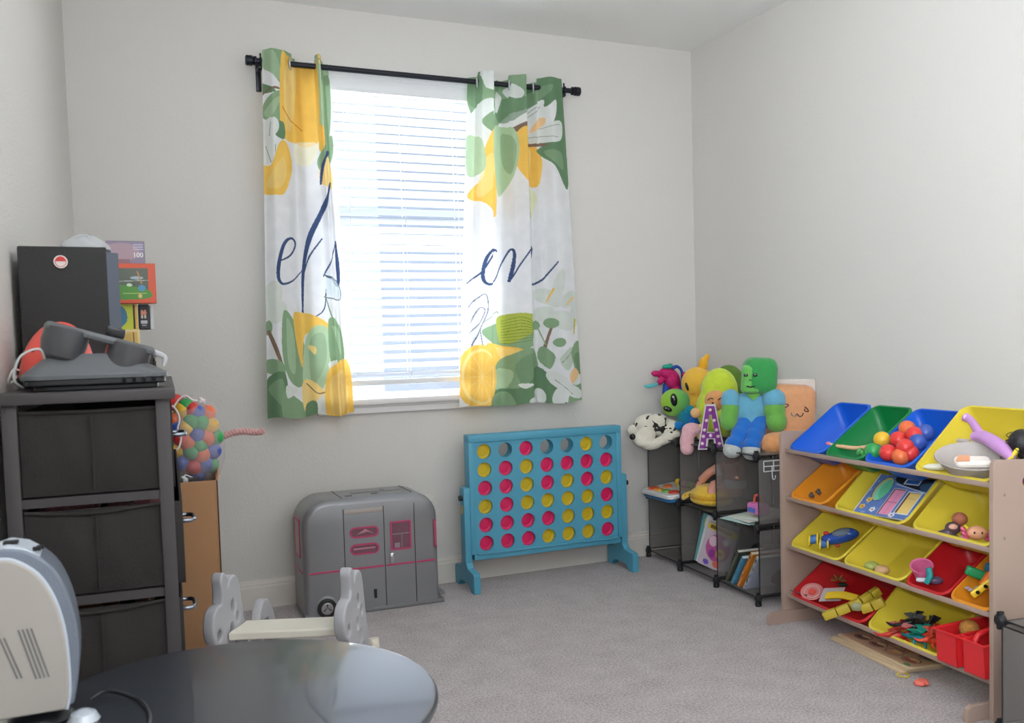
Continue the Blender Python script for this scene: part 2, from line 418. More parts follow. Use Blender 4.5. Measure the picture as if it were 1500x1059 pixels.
GD = (112, 146, 112); GM = (146, 176, 140); GL = (188, 214, 178); YL = (252, 206, 104); YP = (253, 224, 150); BR = (140, 116, 102); NV = (70, 88, 126); WG = (232, 236, 232); OR = (250, 212, 160)
def paint_left(p):
    P = p.poly; s = p.stroke
    P([(70, 30), (155, 35), (165, 72), (130, 78), (126, 155), (75, 80)], GM); P([(70, 45), (110, 60), (126, 130), (75, 85)], GL, a=.5)
    P([(72, 88), (126, 142), (126, 165), (72, 128)], (236, 238, 240)); P([(72, 128), (112, 160), (72, 156)], GD)
    P([(78, 215), (90, 175), (128, 160), (130, 232), (100, 238)], GM); P([(84, 210), (108, 180), (126, 175), (100, 225)], GL, a=.6); s([(76, 165), (100, 150), (130, 154)], 5, BR)
    P([(126, 68), (150, 66), (240, 90), (246, 200), (228, 292), (170, 292), (126, 262)], YL); P([(135, 110), (170, 80), (160, 240), (140, 250)], YP, a=.7); s([(130, 200), (150, 230), (190, 255)], 3, (226, 150, 50))
    P([(105, 245), (132, 240), (136, 282), (112, 276)], GD)
    for e in ((98, 252, 22, 26, 20), (88, 290, 18, 26, 0), (108, 320, 18, 34, -20), (85, 330, 14, 26, 20)): p.ell(e[0], e[1], e[2], e[3], WG, e[4])
    for q in ([(98, 240), (96, 275)], [(88, 300), (100, 345)], [(110, 300), (112, 350)]): s(q, 1.6, (150, 160, 150), False)
    P([(76, 350), (100, 352), (120, 296), (140, 292), (157, 345), (150, 390), (128, 432), (76, 418)], YL); P([(90, 400), (130, 330), (140, 380), (120, 415)], YP, a=.6)
    P([(216, 30), (245, 40), (262, 100), (262, 290), (238, 330), (232, 260), (226, 120)], GL); P([(240, 120), (262, 110), (268, 200), (262, 290), (246, 300), (244, 200)], GM)
    P([(232, 250), (244, 270), (246, 320), (232, 310)], YL); P([(224, 45), (236, 50), (238, 85), (226, 90)], YP); s([(226, 80), (240, 95), (238, 130)], 2.5, GD)
    P([(230, 330), (268, 270), (272, 330), (246, 372), (232, 360)], GM); P([(234, 360), (256, 330), (272, 380), (268, 414), (238, 402)], YP)
    P([(168, 292), (226, 292), (214, 345), (170, 345)], (250, 246, 214), a=.7)
    # lettering
    s([(118, 610), (150, 590), (166, 560), (154, 544), (134, 560), (120, 610), (118, 652), (130, 668), (158, 656), (184, 632)], [4, 5, 5, 6, 9, 10, 9, 6, 4, 3], NV)
    s([(256, 318), (240, 350), (236, 400)], [10, 6, 4], NV); s([(262, 400), (240, 470), (208, 545), (190, 620), (186, 700), (190, 772), (215, 762), (245, 735), (250, 680)], [6, 12, 15, 10, 6, 4, 3, 3, 3], NV)
    s([(184, 660), (205, 600), (240, 545)], [3, 5, 3], NV); s([(278, 555), (282, 610), (284, 668), (262, 655), (246, 640)], [6, 14, 12, 4, 3], NV); s([(244, 645), (262, 600), (278, 555)], 3.5, NV)
    s([(244, 640), (285, 668), (290, 710), (246, 700)], 2.5, (92, 120, 130)); P([(248, 650), (284, 670), (288, 705), (250, 690)], (222, 236, 240), a=.6); s([(250, 700), (270, 780), (292, 800)], 2, GD)
    # bottom print
    for e in ((104, 700, 24, 40, 10), (92, 730, 20, 34, -10), (116, 745, 22, 34, 30)): p.ell(e[0], e[1], e[2], e[3], (226, 232, 224), e[4])
    P([(132, 740), (165, 770), (192, 840), (188, 935), (150, 925), (128, 850)], GM); P([(140, 760), (160, 800), (165, 900), (145, 880)], GL, a=.6)
    p.ell(95, 785, 9, 20, GM); s([(96, 795), (115, 850), (132, 900)], [8, 10, 6], BR); P([(92, 905), (135, 912), (130, 880), (92, 870)], GM)
    P([(88, 930), (138, 910), (140, 1035), (88, 1035)], GD); P([(95, 950), (130, 925), (134, 1000)], GM, a=.7); P([(134, 955), (196, 995), (196, 1035), (134, 1035)], GM); P([(140, 940), (170, 945), (158, 965), (142, 972)], WG)
    P([(158, 752), (190, 745), (252, 768), (252, 805), (192, 805), (184, 890)], YL); P([(194, 815), (252, 782), (258, 900), (232, 965), (190, 965)], GL); P([(205, 830), (245, 800), (250, 880), (215, 945)], GM, a=.5); P([(200, 835), (225, 840), (222, 860)], YP)
    P([(188, 925), (252, 962), (262, 1035), (196, 1020)], YP); s([(196, 935), (230, 965), (256, 955)], 3, BR); P([(226, 990), (262, 960), (264, 1035), (230, 1035)], WG); P([(196, 990), (228, 990), (226, 1035), (196, 1035)], GD)
    P([(256, 760), (290, 790), (302, 872), (266, 895)], GM); P([(262, 780), (285, 800), (290, 860)], GL, a=.6); P([(256, 880), (275, 870), (266, 900)], WG)
    P([(254, 905), (306, 872), (328, 960), (330, 1035), (258, 1035)], YL); P([(262, 925), (296, 900), (312, 990), (270, 1015)], YP, a=.7)
def paint_right(p):
    P = p.poly; s = p.stroke
    P([(85, 50), (150, 40), (165, 70), (165, 205), (120, 210), (90, 120)], GM); P([(92, 60), (120, 60), (118, 150), (95, 130)], GD, a=.6); P([(120, 50), (162, 48), (164, 122), (150, 112), (128, 100)], WG)
    P([(164, 70), (248, 50), (252, 150), (200, 172), (166, 200)], GM); P([(170, 120), (248, 130), (250, 185), (200, 190), (168, 175)], GD, a=.7); P([(192, 90), (215, 88), (236, 110), (230, 128), (205, 122)], WG); P([(168, 100), (190, 110), (180, 150), (166, 160)], WG)
    P([(250, 70), (335, 60), (356, 110), (362, 290), (300, 262), (252, 180)], GD); P([(260, 100), (320, 90), (300, 120), (262, 140)], GM, a=.6)
    P([(92, 185), (125, 138), (160, 142), (158, 180), (125, 200), (150, 240), (122, 262), (92, 235)], WG); P([(120, 195), (162, 168), (166, 235), (140, 225)], GM)
    P([(252, 160), (296, 128), (302, 150), (330, 132), (322, 190), (268, 222)], (240, 242, 240)); P([(262, 218), (330, 190), (350, 200), (344, 244), (300, 250), (256, 240)], WG); P([(214, 190), (252, 170), (256, 215), (220, 205)], (240, 242, 240))
    P([(270, 215), (285, 182), (302, 180), (300, 200)], OR)
    for q in ([(262, 160), (285, 140)], [(262, 172), (292, 148)], [(290, 210), (340, 200)], [(266, 228), (335, 236)]): s(q, 1.5, (140, 150, 140), False)
    P([(204, 214), (250, 195), (256, 222), (212, 222)], BR)
    P([(222, 222), (256, 222), (262, 365), (234, 345), (214, 290)], YL); P([(252, 252), (278, 252), (298, 300), (288, 372), (258, 352)], YL); P([(258, 262), (274, 275), (268, 340), (258, 340)], YP, a=.8)
    P([(126, 276), (165, 215), (168, 452), (130, 432), (90, 405), (125, 350)], YL); P([(130, 300), (165, 300), (150, 380), (110, 410)], YP, a=.7)
    P([(162, 205), (215, 215), (226, 280), (212, 350), (180, 402), (164, 330)], GL); P([(190, 220), (220, 260), (208, 340), (190, 300)], GM, a=.7)
    P([(90, 235), (120, 250), (128, 330), (92, 345)], GL)
    s([(254, 250), (300, 256), (358, 278)], 9, BR); P([(284, 268), (356, 262), (366, 385), (326, 318)], GD); P([(300, 275), (345, 280), (350, 330)], GM, a=.7)
    P([(256, 366), (286, 400), (272, 466), (258, 440)], (238, 240, 206)); s([(260, 370), (272, 460)], 1.6, (170, 180, 130))
    s([(88, 655), (120, 622), (150, 570), (166, 556)], [3, 5, 5, 4], NV); s([(170, 560), (150, 558), (128, 590), (120, 640), (134, 660), (160, 645), (190, 590), (206, 556), (214, 566), (212, 600), (204, 645)], [5, 6, 9, 10, 7, 4, 4, 5, 7, 9, 6], NV)
    s([(204, 645), (235, 590), (262, 550), (274, 552), (268, 585), (262, 560)], [5, 4, 5, 6, 5, 4], NV); s([(266, 580), (262, 625), (272, 656), (300, 640), (334, 590)], [8, 9, 6, 5, 3], NV)
    s([(90, 725), (108, 700), (128, 690), (132, 735), (112, 790), (92, 850)], 2.2, NV); s([(95, 770), (110, 730), (125, 735), (112, 770), (92, 800)], 2, NV); s([(120, 770), (165, 735), (175, 738)], 2, GD); s([(112, 790), (124, 870)], 2, NV)
    P([(116, 796), (165, 768), (262, 745), (276, 815), (232, 850), (160, 835)], GM); P([(172, 748), (252, 744), (268, 790), (200, 826), (174, 805)], (186, 196, 92))
    for k in range(9): s([(185, 760 + k * 8), (230, 752 + k * 9), (264, 770 + k * 6)], 1.7, (120, 150, 60))
    P([(130, 828), (236, 846), (214, 895), (150, 900)], YL); P([(165, 835), (230, 850), (200, 880)], YP, a=.7)
    P([(160, 900), (196, 862), (278, 846), (290, 940), (240, 968), (166, 968)], GM); P([(215, 890), (262, 860), (270, 930), (235, 950)], GD, a=.5); P([(166, 900), (210, 905), (200, 950), (166, 955)], GL, a=.8)
    P([(240, 952), (290, 895), (340, 960), (345, 1030), (150, 1030), (165, 960)], GD); P([(150, 980), (200, 965), (215, 1030), (130, 1030)], GM); P([(222, 945), (262, 948), (240, 960)], WG)
    p.ell(113, 925, 54, 92, YL); p.ell(116, 925, 44, 80, (252, 224, 150)); p.ell(117, 925, 38, 72, YL)
    for a in range(0, 360, 30): s([(117, 925), (117 + 36 * math.cos(math.radians(a)), 925 + 70 * math.sin(math.radians(a)))], 1.3, (252, 224, 150), False)
    for e in ((338, 655, 14, 44, 10), (310, 690, 34, 22, 20), (365, 700, 30, 20, -35), (352, 760, 40, 26, 30), (300, 740, 30, 20, -30), (330, 700, 22, 20, 0), (386, 740, 16, 40, 0)): p.ell(e[0], e[1], e[2], e[3], (224, 230, 224), e[4])
    s([(325, 668), (308, 708)], [5, 2], YL); s([(380, 696), (355, 716)], [5, 2], YL); s([(385, 760), (382, 800)], [6, 3], (210, 200, 90))
    s([(322, 778), (308, 830), (300, 880)], [6, 9, 9], BR); p.ell(320, 766, 18, 15, GM); p.ell(340, 822, 15, 13, GM); p.ell(285, 775, 10, 14, GM); s([(290, 780), (308, 830)], 3, GM); P([(290, 870), (300, 835), (330, 860), (318, 900)], GM)
    P([(340, 870), (372, 838), (384, 870), (360, 905)], (206, 218, 204)); s([(345, 880), (375, 850)], 1.6, GD)
    P([(372, 850), (402, 832), (414, 1005), (360, 1000), (384, 920)], GM); P([(380, 870), (400, 860), (404, 930)], GD, a=.6)
    for e in ((340, 935, 38, 18, 40), (380, 968, 34, 16, 30), (345, 975, 18, 34, 20), (395, 935, 22, 14, -20), (292, 985, 18, 26, 0), (270, 1000, 20, 14, 0)): p.ell(e[0], e[1], e[2], e[3], WG, e[4])
    P([(366, 920), (384, 900), (398, 920), (376, 944)], OR); s([(330, 930), (375, 975)], 1.5, (150, 160, 150)); s([(280, 975), (290, 1005)], 1.5, (150, 160, 150))

CURT = mat('lemon_curtain_fabric', (255, 255, 255), .9, attr=True, var=.10, vscale=16, transl=.26, bump=.1, bscale=600, spec=.1)
def curtain(label, quad, wave, scale, origin, fn, grom, ztop, zbot):
    """quad: photo-print corners; wave: (px at rod, offset toward room) pairs"""
    nu, nv = 240, 640
    (tlx, tly), (trx, try_), (brx, bry), (blx, bly) = quad
    u, v = np.meshgrid(np.linspace(0, 1, nu + 1), np.linspace(0, 1, nv + 1)); u = u.ravel(); v = v.ravel()
    px = (tlx * (1 - u) + trx * u) * (1 - v) + (blx * (1 - u) + brx * u) * v
    py = (tly * (1 - u) + try_ * u) * (1 - v) + (bly * (1 - u) + bry * u) * v
    P = np.c_[(px - origin[0]) * scale, (py - origin[1]) * scale]
    p = Paint(P, (240, 241, 243)); fn(p)
    xt = [at(q[0], q[1], y=4.17)[0] for q in quad]
    X = (xt[0] * (1 - u) + xt[1] * u) * (1 - v) + (xt[3] * (1 - u) + xt[2] * u) * v
    wp = np.array([q[0] for q in wave]); wv = np.array([q[1] for q in wave])
    uu = (wp - tlx) / (trx - tlx)
    # smooth interpolation of the fold wave
    fine = np.linspace(0, 1, 400); k = np.clip(np.searchsorted(uu, fine) - 1, 0, len(uu) - 2)
    t = np.clip((fine - uu[k]) / (uu[k + 1] - uu[k]), 0, 1); t = t * t * (3 - 2 * t); W = wv[k] * (1 - t) + wv[k + 1] * t
    off = np.interp(u, fine, W)
    amp = 1 - .25 * v
    Y = 4.17 - off * amp + .006 * np.sin(u * 17 + v * 3) * v
    Z = ztop + (zbot - ztop) * v - (1 - v) ** 8 * .02 * (off < 0)
    Z = Z + .006 * np.sin(u * 14) * v
    Y = Y - .012 * v
    o = grid_mesh('curtain', np.c_[X, Y, Z], nu, nv, p.C, CURT, None)
    tag(o, label, 'curtain')
    for gx, gy in grom:
        q = at(gx, gy, y=4.17)
        MB().torus(.023, .0045, T((q.x, 4.17, q.z)) @ R('Y', 90) @ R('X', 25), 24, 8).build('grommet', mat('grommet', (200, 204, 208), .3, metal=.7), o)
    return o
curtain('lemon and leaf print curtain panel left of the window, lettered e and l', ((383, 74), (484, 90), (520, 607), (391, 613)),
        [(383, .012), (396, .05), (412, .036), (426, 0), (442, -.045), (458, -.01), (464, .04), (470, 0), (477, -.04), (484, -.03)],
        1.827, (340, 50), paint_left, ((426, 94), (470, 98)), 2.487, .872)
curtain('lemon and blossom print curtain panel right of the window, lettered o and m', ((688, 108), (822, 116), (853, 588), (674, 595)),
        [(688, -.03), (697, -.01), (703, .04), (716, .055), (722, 0), (735, -.04), (748, .02), (763, .05), (767, -.02), (774, -.04), (784, .0), (800, .05), (818, .03), (822, -.01)],
        1.961, (640, 80), paint_right, ((699, 121), (746, 125), (781, 129)), 2.485, .872)

# outlet cover behind the camper
o = thing('wall_outlet', 'white wall outlet plate just above the camper roof', 'outlet', (1.39, YB, .39))
MB().box(-.035, .035, -.007, 0, -.057, .057, bev=.003).build('cover_plate', TRIM, o)
MB().box(-.017, .017, -.010, -.006, .008, .036, bev=.003).box(-.017, .017, -.010, -.006, -.036, -.008, bev=.003).build('socket', WHITE, o)

#NEXT
# ------------------------------------------------------------------ giant four-in-a-row board game
BLU = plastic((84, 162, 190), .45)
bd = thing('grid_board_game', 'large sky-blue upright grid board game of round holes by the wall', 'board game', (1.96, 4.10, 0), math.radians(-1.0))
gw, gx = .1108, .1108; gz = .0893
gx0 = -.3345
holes = [(gx0 + i * gx, .2135 + (5 - r) * gz) for r in range(6) for i in range(7)]
X90 = R('X', 90)
for yy in (-.022, .022):
    plate('panel', [[(-.40, .165), (.40, .165), (.40, .715), (-.40, .715)]] + [circ(x, z, .0365, 36) for x, z in holes], .012, BLU, bd, T((0, yy, 0)) @ X90)
b = MB().box(-.415, .415, -.036, .036, .705, .742, bev=.004).box(-.415, -.388, -.034, .034, .165, .71, bev=.003).box(.388, .415, -.034, .034, .165, .71, bev=.003)
b.build('frame', BLU, bd)
MB().box(-.40, .40, -.032, .032, .135, .163, bev=.004).box(-.385, .385, -.04, -.03, .160, .172, bev=.003).build('release_bar', BLU, bd)
for s in (-1, 1):
    MB().box(s * .428 - .018, s * .428 + .018, -.03, .03, .09, .49, bev=.005).build('post', BLU, bd)
    prof = [(-.135, 0), (-.085, 0), (-.07, .022), (-.04, .032), (.04, .032), (.07, .022), (.085, 0), (.135, 0), (.135, .085), (.128, .095), (.05, .105), (.03, .13), (-.03, .13), (-.05, .105), (-.128, .095), (-.135, .085)]
    MB().prism(prof, .034, Matrix(((0, 0, 1, s * .428 - .017), (1, 0, 0, -.0), (0, 1, 0, 0), (0, 0, 0, 1)))).build('foot', BLU, bd, True, .003)
    MB().cyl((s * .446, -.005, .44), (s * .462, -.005, .44), .013, 16).build('knob', mat('black_plastic', (28, 28, 30), .4), bd)
MB().box(-.4462, -.4475, -.012, .012, .365, .405).build('sticker', plastic((222, 176, 60)), bd)
GRID = ['y-p--y-', 'ypyppp' + 'p', 'ppypy' + 'py', 'ypyyyyp', 'ppppyyy', 'pppyyyp']
DY = mat('disc_yellow', (216, 184, 30), .45); DP = mat('disc_pink', (234, 30, 98), .4)
ords = ['top', 'second', 'third', 'fourth', 'fifth', 'bottom']; cols = ['first', 'second', 'third', 'middle', 'fifth', 'sixth', 'last']
dm = {}
for ch, M in (('y', DY), ('p', DP)):
    mb = MB().lathe([(.0, -.0065), (.02, -.0065), (.026, -.005), (.030, -.0075), (.0395, -.0075), (.0425, -.005), (.0425, .005), (.0395, .0075), (.03, .0075), (.026, .005), (.02, .0065), (0, .0065)], 40, R('X', 90), cap=False)
    o = mb.build('game_disc', M); dm[ch] = o.data; bpy.data.objects.remove(o)
cz, sz = math.cos(math.radians(-1)), math.sin(math.radians(-1))
k = 0
for r in range(6):
    for i in range(7):
        ch = GRID[r][i]
        if ch == '-': continue
        x, z = holes[k + i]
        o = bpy.data.objects.new('game_disc', dm[ch]); COL.objects.link(o); o.location = (1.96 + x * cz, 4.10 + x * sz, z); o.rotation_euler.z = math.radians(-1)
        tag(o, '%s disc in the board game, %s row, %s slot from the left' % ('yellow' if ch == 'y' else 'hot pink', ords[r], cols[i]), 'game disc', 'discs in the four-in-a-row game')
    k += 7

# ------------------------------------------------------------------ toy camper
GRY = mat('camper_silver', (142, 143, 146), .32, metal=.35, coat=.2); PK = plastic((190, 62, 106)); DK = mat('dark_gap', (22, 22, 24), .6)
cp = thing('toy_camper', 'silver-grey plastic doll camper van with magenta trim, closed', 'toy camper', (1.026, 3.945, 0), math.radians(-1.5))
W_, D_, H_ = .612, .25, .515
# shell swept: rounded-top outline extruded in depth with rounded front edges
def camper_outline(inset):
    x0, x1, z1 = -W_ / 2 + inset, W_ / 2 - inset, H_ - inset; r = .115 - inset
    o = [(x0, .015), (x1, .015)]
    for k in range(9): a = math.radians(90 * k / 8); o.append((x1 - r + r * math.cos(a), z1 - r + r * math.sin(a)))
    for k in range(9): a = math.radians(90 + 90 * k / 8); o.append((x0 + r + r * math.cos(a), z1 - r + r * math.sin(a)))
    return o
rings = [(.03, 0), (.012, .006), (.003, .018), (0, .035), (0, D_ - .005), (.004, D_)]
v = []; f = []; n = len(camper_outline(0))
for ins, y in rings: v += [(x, y, z) for x, z in camper_outline(ins)]
for k in range(len(rings) - 1):
    for i in range(n): j = (i + 1) % n; f.append((k * n + i, k * n + j, (k + 1) * n + j, (k + 1) * n + i))
f += [tuple(range(n)), tuple(range((len(rings) - 1) * n, len(rings) * n))]
MB()._add(v, f).build('shell', GRY, cp, True, angle=50)
# base skirt and bumper
MB().box(-W_ / 2 - .004, W_ / 2 + .02, -.004, D_, 0, .02, bev=.006).build('base', mat('camper_base', (120, 121, 124), .4), cp)
MB().box(W_ / 2, W_ / 2 + .03, .02, D_ - .02, .03, .045, bev=.006).build('bumper', mat('camper_base', (120, 121, 124), .4), cp)
# seams between shell and doors
b = MB()
for x in (-.125, .055, .215 - .02):
    b.box(x - .0015, x + .0015, -.0012, .004, .02, .47)
b.box(-.1265, -.1235, .03, D_ + .001, .4, H_ + .0012).box(.1935, .1965, .03, D_ + .001, .4, H_ + .0012)
b.build('seam', DK, cp, False)
MB().box(-.12, .05, -.003, .002, .445, .465, bev=.0015).build('door_sill_plate', mat('sill_beige', (176, 166, 160), .5), cp)
for x0, x1 in ((-.283, -.13), (-.12, .05), (.06, .19), (.2, .285)):
    MB().box(x0, x1, -.003, .001, .197, .205, bev=.001).build('stripe', PK, cp)
MB().box(-W_ / 2 - .002, -W_ / 2 + .01, .03, D_ - .01, .197, .205, bev=.001).build('stripe', PK, cp)
GL_ = mat('camper_window_dark', (120, 76, 92), .15, coat=.6)
def cwin(x0, x1, z0, z1, r, inner=None):
    L = rrect(x0, x1, z0, z1, r); L2 = rrect(x0 + .007, x1 - .007, z0 + .007, z1 - .007, max(.002, r - .007))
    fr = plate('window_trim', [L, L2], .006, PK, cp, T((0, -.001, 0)) @ X90)
    plate('window_pane', [L2], .002, GL_, fr, T((0, .0, 0)) @ X90)
cwin(-.10, .03, .337, .385, .0235); cwin(-.10, .03, .262, .31, .0235); cwin(.083, .178, .265, .395, .008)
# pale raised marks and a pattern laid on the panes
MB().box(-.085, .012, -.0028, -.001, .285, .292).build('pane_mark', plastic((190, 130, 150)), cp)
MB().prism([(-.07, .352), (-.03, .375), (.01, .350), (-.02, .362)], .001, T((0, -.001, 0)) @ X90).build('pane_mark', plastic((190, 130, 150)), cp)
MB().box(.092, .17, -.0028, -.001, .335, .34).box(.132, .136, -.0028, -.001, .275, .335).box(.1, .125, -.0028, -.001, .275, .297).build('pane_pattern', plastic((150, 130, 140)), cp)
# end windows
for s in (-1,):
    L = rrect(.06, .19, .26, .43, .012); L2 = rrect(.068, .182, .268, .422, .006)
    plate('window_trim', [L, L2], .006, PK, cp, Matrix(((0, 0, 1, -W_ / 2 - .001), (1, 0, 0, 0), (0, 1, 0, 0), (0, 0, 0, 1))))
    plate('window_pane', [L2], .003, mat('camper_pane_light', (196, 176, 170), .4), cp, Matrix(((0, 0, 1, -W_ / 2 - .001), (1, 0, 0, 0), (0, 1, 0, 0), (0, 0, 0, 1))))
MB().box(.285, .297, -.004, .03, .262, .268).box(.285, .297, -.004, .03, .378, .384).box(.285, .290, -.003, .03, .262, .384).box(.2955, .300, .008, .03, .262, .384).build('side_window_trim', PK, cp, False)
# door handle, badge, wheel
MB().box(.078, .097, -.006, .001, .205, .255, bev=.003).build('door_handle', mat('chrome', (210, 212, 216), .15, metal=1), cp)
MB().box(.0, .012, -.003, .001, .06, .1).build('side_badge', DK, cp)
wc = (-.213, .045)
b = MB().lathe([(.052, 0), (.052, .006), (.045, .008)], 32, T((wc[0], .001, wc[1])) @ R('X', 90)); b.build('wheel_arch', GRY, cp)
MB().lathe([(.042, 0), (.042, .012), (.036, .016), (.028, .016), (.026, .012), (0, .012)], 32, T((wc[0], -.004, wc[1])) @ R('X', 90), cap=False).build('tyre', DK, cp)
b = MB().lathe([(.026, 0), (.026, .005), (.02, .006), (0, .004)], 28, T((wc[0], -.015, wc[1])) @ R('X', 90), cap=False).build('hub_cap', mat('chrome', (210, 212, 216), .15, metal=1), cp)
b = MB()
for k in range(3):
    a = math.radians(90 + 120 * k); b.prism([(0, .004), (.018 * math.cos(a) - .004, .018 * math.sin(a)), (.018 * math.cos(a) + .004, .018 * math.sin(a))], .002, T((wc[0], -.0205, wc[1])) @ R('X', 90))
b.build('hub_slot', DK, cp, False)
for q in ((-.06, .17, .12, .15, .002), (.02, .05, .07, .09, .004), (-.10, -.07, .06, .08, .004), (.08, .10, .15, .17, .004)):
    MB().box(q[0], q[1], q[2], q[3], H_ - .001, H_ + q[4], bev=.001).build('roof_latch', mat('camper_base', (120, 121, 124), .4), cp)

# ------------------------------------------------------------------ black fabric dresser along the left wall
ang = math.atan(0.052)  # parallel to the left wall
FR = mat('dresser_frame', (66, 62, 63), .55, bump=.05, bscale=40); FAB = mat('dresser_fabric', (54, 51, 50), .95, bump=.4, bscale=260, spec=.2)
dr = thing('fabric_dresser', 'black dresser with charcoal fabric drawers standing along the left wall', 'dresser', (-.205, 2.07, 0), -ang)
DW, DL, DT = .315, 1.22, 1.095
MB().box(-.012, DW + .012, -.012, DL, DT - .022, DT, bev=.002).build('top', FR, dr)
for y in (0, DL - .035):
    for x in (0, DW - .028):
        MB().box(x, x + .028, y, y + .028, 0, DT - .022, bev=.002).build('post', FR, dr)
levels = [(.885, 1.068), (.677, .865), (.45, .657), (.24, .43)]
for z0, z1 in levels:
    MB().box(.02, DW - .01, .004, DL - .02, z0 - .022, z0 - .004).build('shelf', FR, dr, False)
for i, (z0, z1) in enumerate(levels):
    out = (0, .012, .004, 0)[i]
    b = MB()   # soft fabric bin: slightly bulged open box
    x0, x1, y0, y1 = .03, DW - .026 + .0, .012, DL - .04
    X1 = DW + out + .004; h = z1 - z0 - .012
    for fx0, fx1, fy0, fy1 in ((x0, X1, y0, y0 + .006), (x0, X1, y1 - .006, y1), (x0, x0 + .006, y0, y1), (X1 - .006, X1, y0 + .03, y1)):
        b.box(fx0, fx1, fy0, fy1, z0, z0 + h, bev=.002)
    b.box(x0, X1, y0, y1, z0, z0 + .006)
    dw = b.build('drawer', FAB, dr)
    sag = .010 if i else .006
    v = []; f = []; nx = 24; nz = 10      # soft sagging side of the fabric drawer
    for kz in range(nz + 1):
        for kx in range(nx + 1):
            u = kx / nx; w2 = kz / nz
            v.append((x0 + (x1 - x0) * u, y0 - .002 - .010 * math.sin(PI * u) * math.sin(PI * w2) + .0012 * math.sin(u * 23 + w2 * 5), z0 + (h - sag * (math.sin(PI * u) ** 2) * (1 if i else .4)) * w2))
    for kz in range(nz):
        for kx in range(nx): a = kz * (nx + 1) + kx; f.append((a, a + 1, a + nx + 2, a + nx + 1))
    MB()._add(v, f).build('drawer_side', FAB, dw, True, angle=180)
    b = MB().tube([(x0, y0 - .003, z0 + h), ((x0 + x1) / 2, y0 - .004, z0 + h - sag * (1 if i else .4)), (x1, y0 - .003, z0 + h)], .004, 8, smooth=6); b.build('hem', FAB, dw)
    MB().box((x0 + x1) / 2 + .002, (x0 + x1) / 2 + .005, y0 - .016, y0 - .006, z0 + .01, z0 + h - .014).build('seam', FAB, dw, False)
    z = (.95, .715, .475, .25)[i]; yc = .62
    MB().tube([(X1 - .002, yc - .05, z), (X1 + .028, yc - .045, z), (X1 + .034, yc, z), (X1 + .028, yc + .045, z), (X1 - .002, yc + .05, z)], .006, 12, smooth=6).build('handle', mat('chrome_dark', (150, 156, 168), .2, metal=1), dw)
# clothes showing over the drawer tops
def heap(name, label, cat, loc, r, colr, n=9, group=None, parent=None):
    random.seed(len(label)); e = []
    for k in range(n): e.append(((random.uniform(-1, 1) * r[0], random.uniform(-1, 1) * r[1], random.uniform(0, .6) * r[2]), (r[0] * .35, r[1] * .3, r[2] * .5), (0, 0, random.uniform(0, 180))))
    o = blob(name, e, cloth(colr), None, .006, 3); o.location = loc
    return tag(o, label, cat, group)
heap('folded_clothes', 'pink and maroon clothes peeking over the middle dresser drawer', 'clothes', (-.04, 2.17, .835), (.12, .05, .032), (150, 92, 100))
heap('folded_clothes', 'rust brown clothes peeking over the lower dresser drawer', 'clothes', (-.05, 2.17, .625), (.11, .05, .03), (84, 50, 34))

# second dresser behind
d2 = thing('black_dresser', 'taller black dresser standing behind the fabric dresser, near the window wall', 'dresser', (-.140, 3.33, 0), -ang)
MB().box(0, .275, 0, .78, 1.155, 1.18, bev=.002).build('top', FR, d2)
MB().box(0, .27, .0, .02, 0, 1.155).build('side_panel', FR, d2); MB().box(0, .27, .76, .78, 0, 1.155).build('side_panel', FR, d2); MB().box(0, .015, .02, .76, .02, 1.155).build('back_panel', FR, d2)
for k in range(4):
    z = .02 + k * .283; q = MB().box(.02, .274, .022, .758, z, z + .275, bev=.004).build('drawer', FAB, d2)
    MB().tube([(.272, .34, z + .18), (.295, .345, z + .18), (.30, .39, z + .18), (.295, .435, z + .18), (.272, .44, z + .18)], .006, 10, smooth=6).build('handle', mat('chrome_dark', (150, 156, 168), .2, metal=1), q)

# ------------------------------------------------------------------ things on the dressers
ZT = DT
SPK = mat('speaker_black', (60, 60, 60), .85, bump=.5, bscale=320, spec=.25); SPG = mat('speaker_grey', (92, 99, 112), .5)
sk = thing('bookshelf_speaker', 'black bookshelf speaker with round red and white badge on the dresser', 'speaker', (-.078, 2.46, ZT), 0)
v = [(-.112, 0, .004), (.088, 0, .004), (.088, 0, .335), (-.112, 0, .335)]
MB().box(-.112, .082, 0, .02, .004, .338, bev=.004).build('grille', SPK, sk)
MB().box(-.108, .092, .021, .22, .0, .335, bev=.004).build('cabinet', mat('speaker_case', (56, 57, 62), .4), sk)
MB().prism([(.081, .001), (.108, .028), (.108, .2), (.09, .2), (.083, .022)], .320, T((0, 0, .006))).build('trim_panel', SPG, sk, True)
bx_, bz_ = -.020, .301
bdg = MB().lathe([(.0, 0), (.0145, 0), (.0155, .001), (.0155, .003), (0, .003)], 28, T((bx_, -.0002, bz_)) @ R('X', 90), cap=False).build('badge', plastic((226, 214, 208)), sk)
MB().prism([(.0118 * math.cos(math.radians(a)), .0118 * math.sin(math.radians(a)) + .001) for a in range(0, 181, 15)], .001, T((bx_, -.003, bz_)) @ R('X', 90)).build('badge_red_half', plastic((214, 50, 50)), bdg)
b = MB().torus(.0118, .0007, T((bx_, -.0036, bz_)) @ R('X', 90), 24, 6); b.build('badge_ring', plastic((196, 60, 60)), bdg)
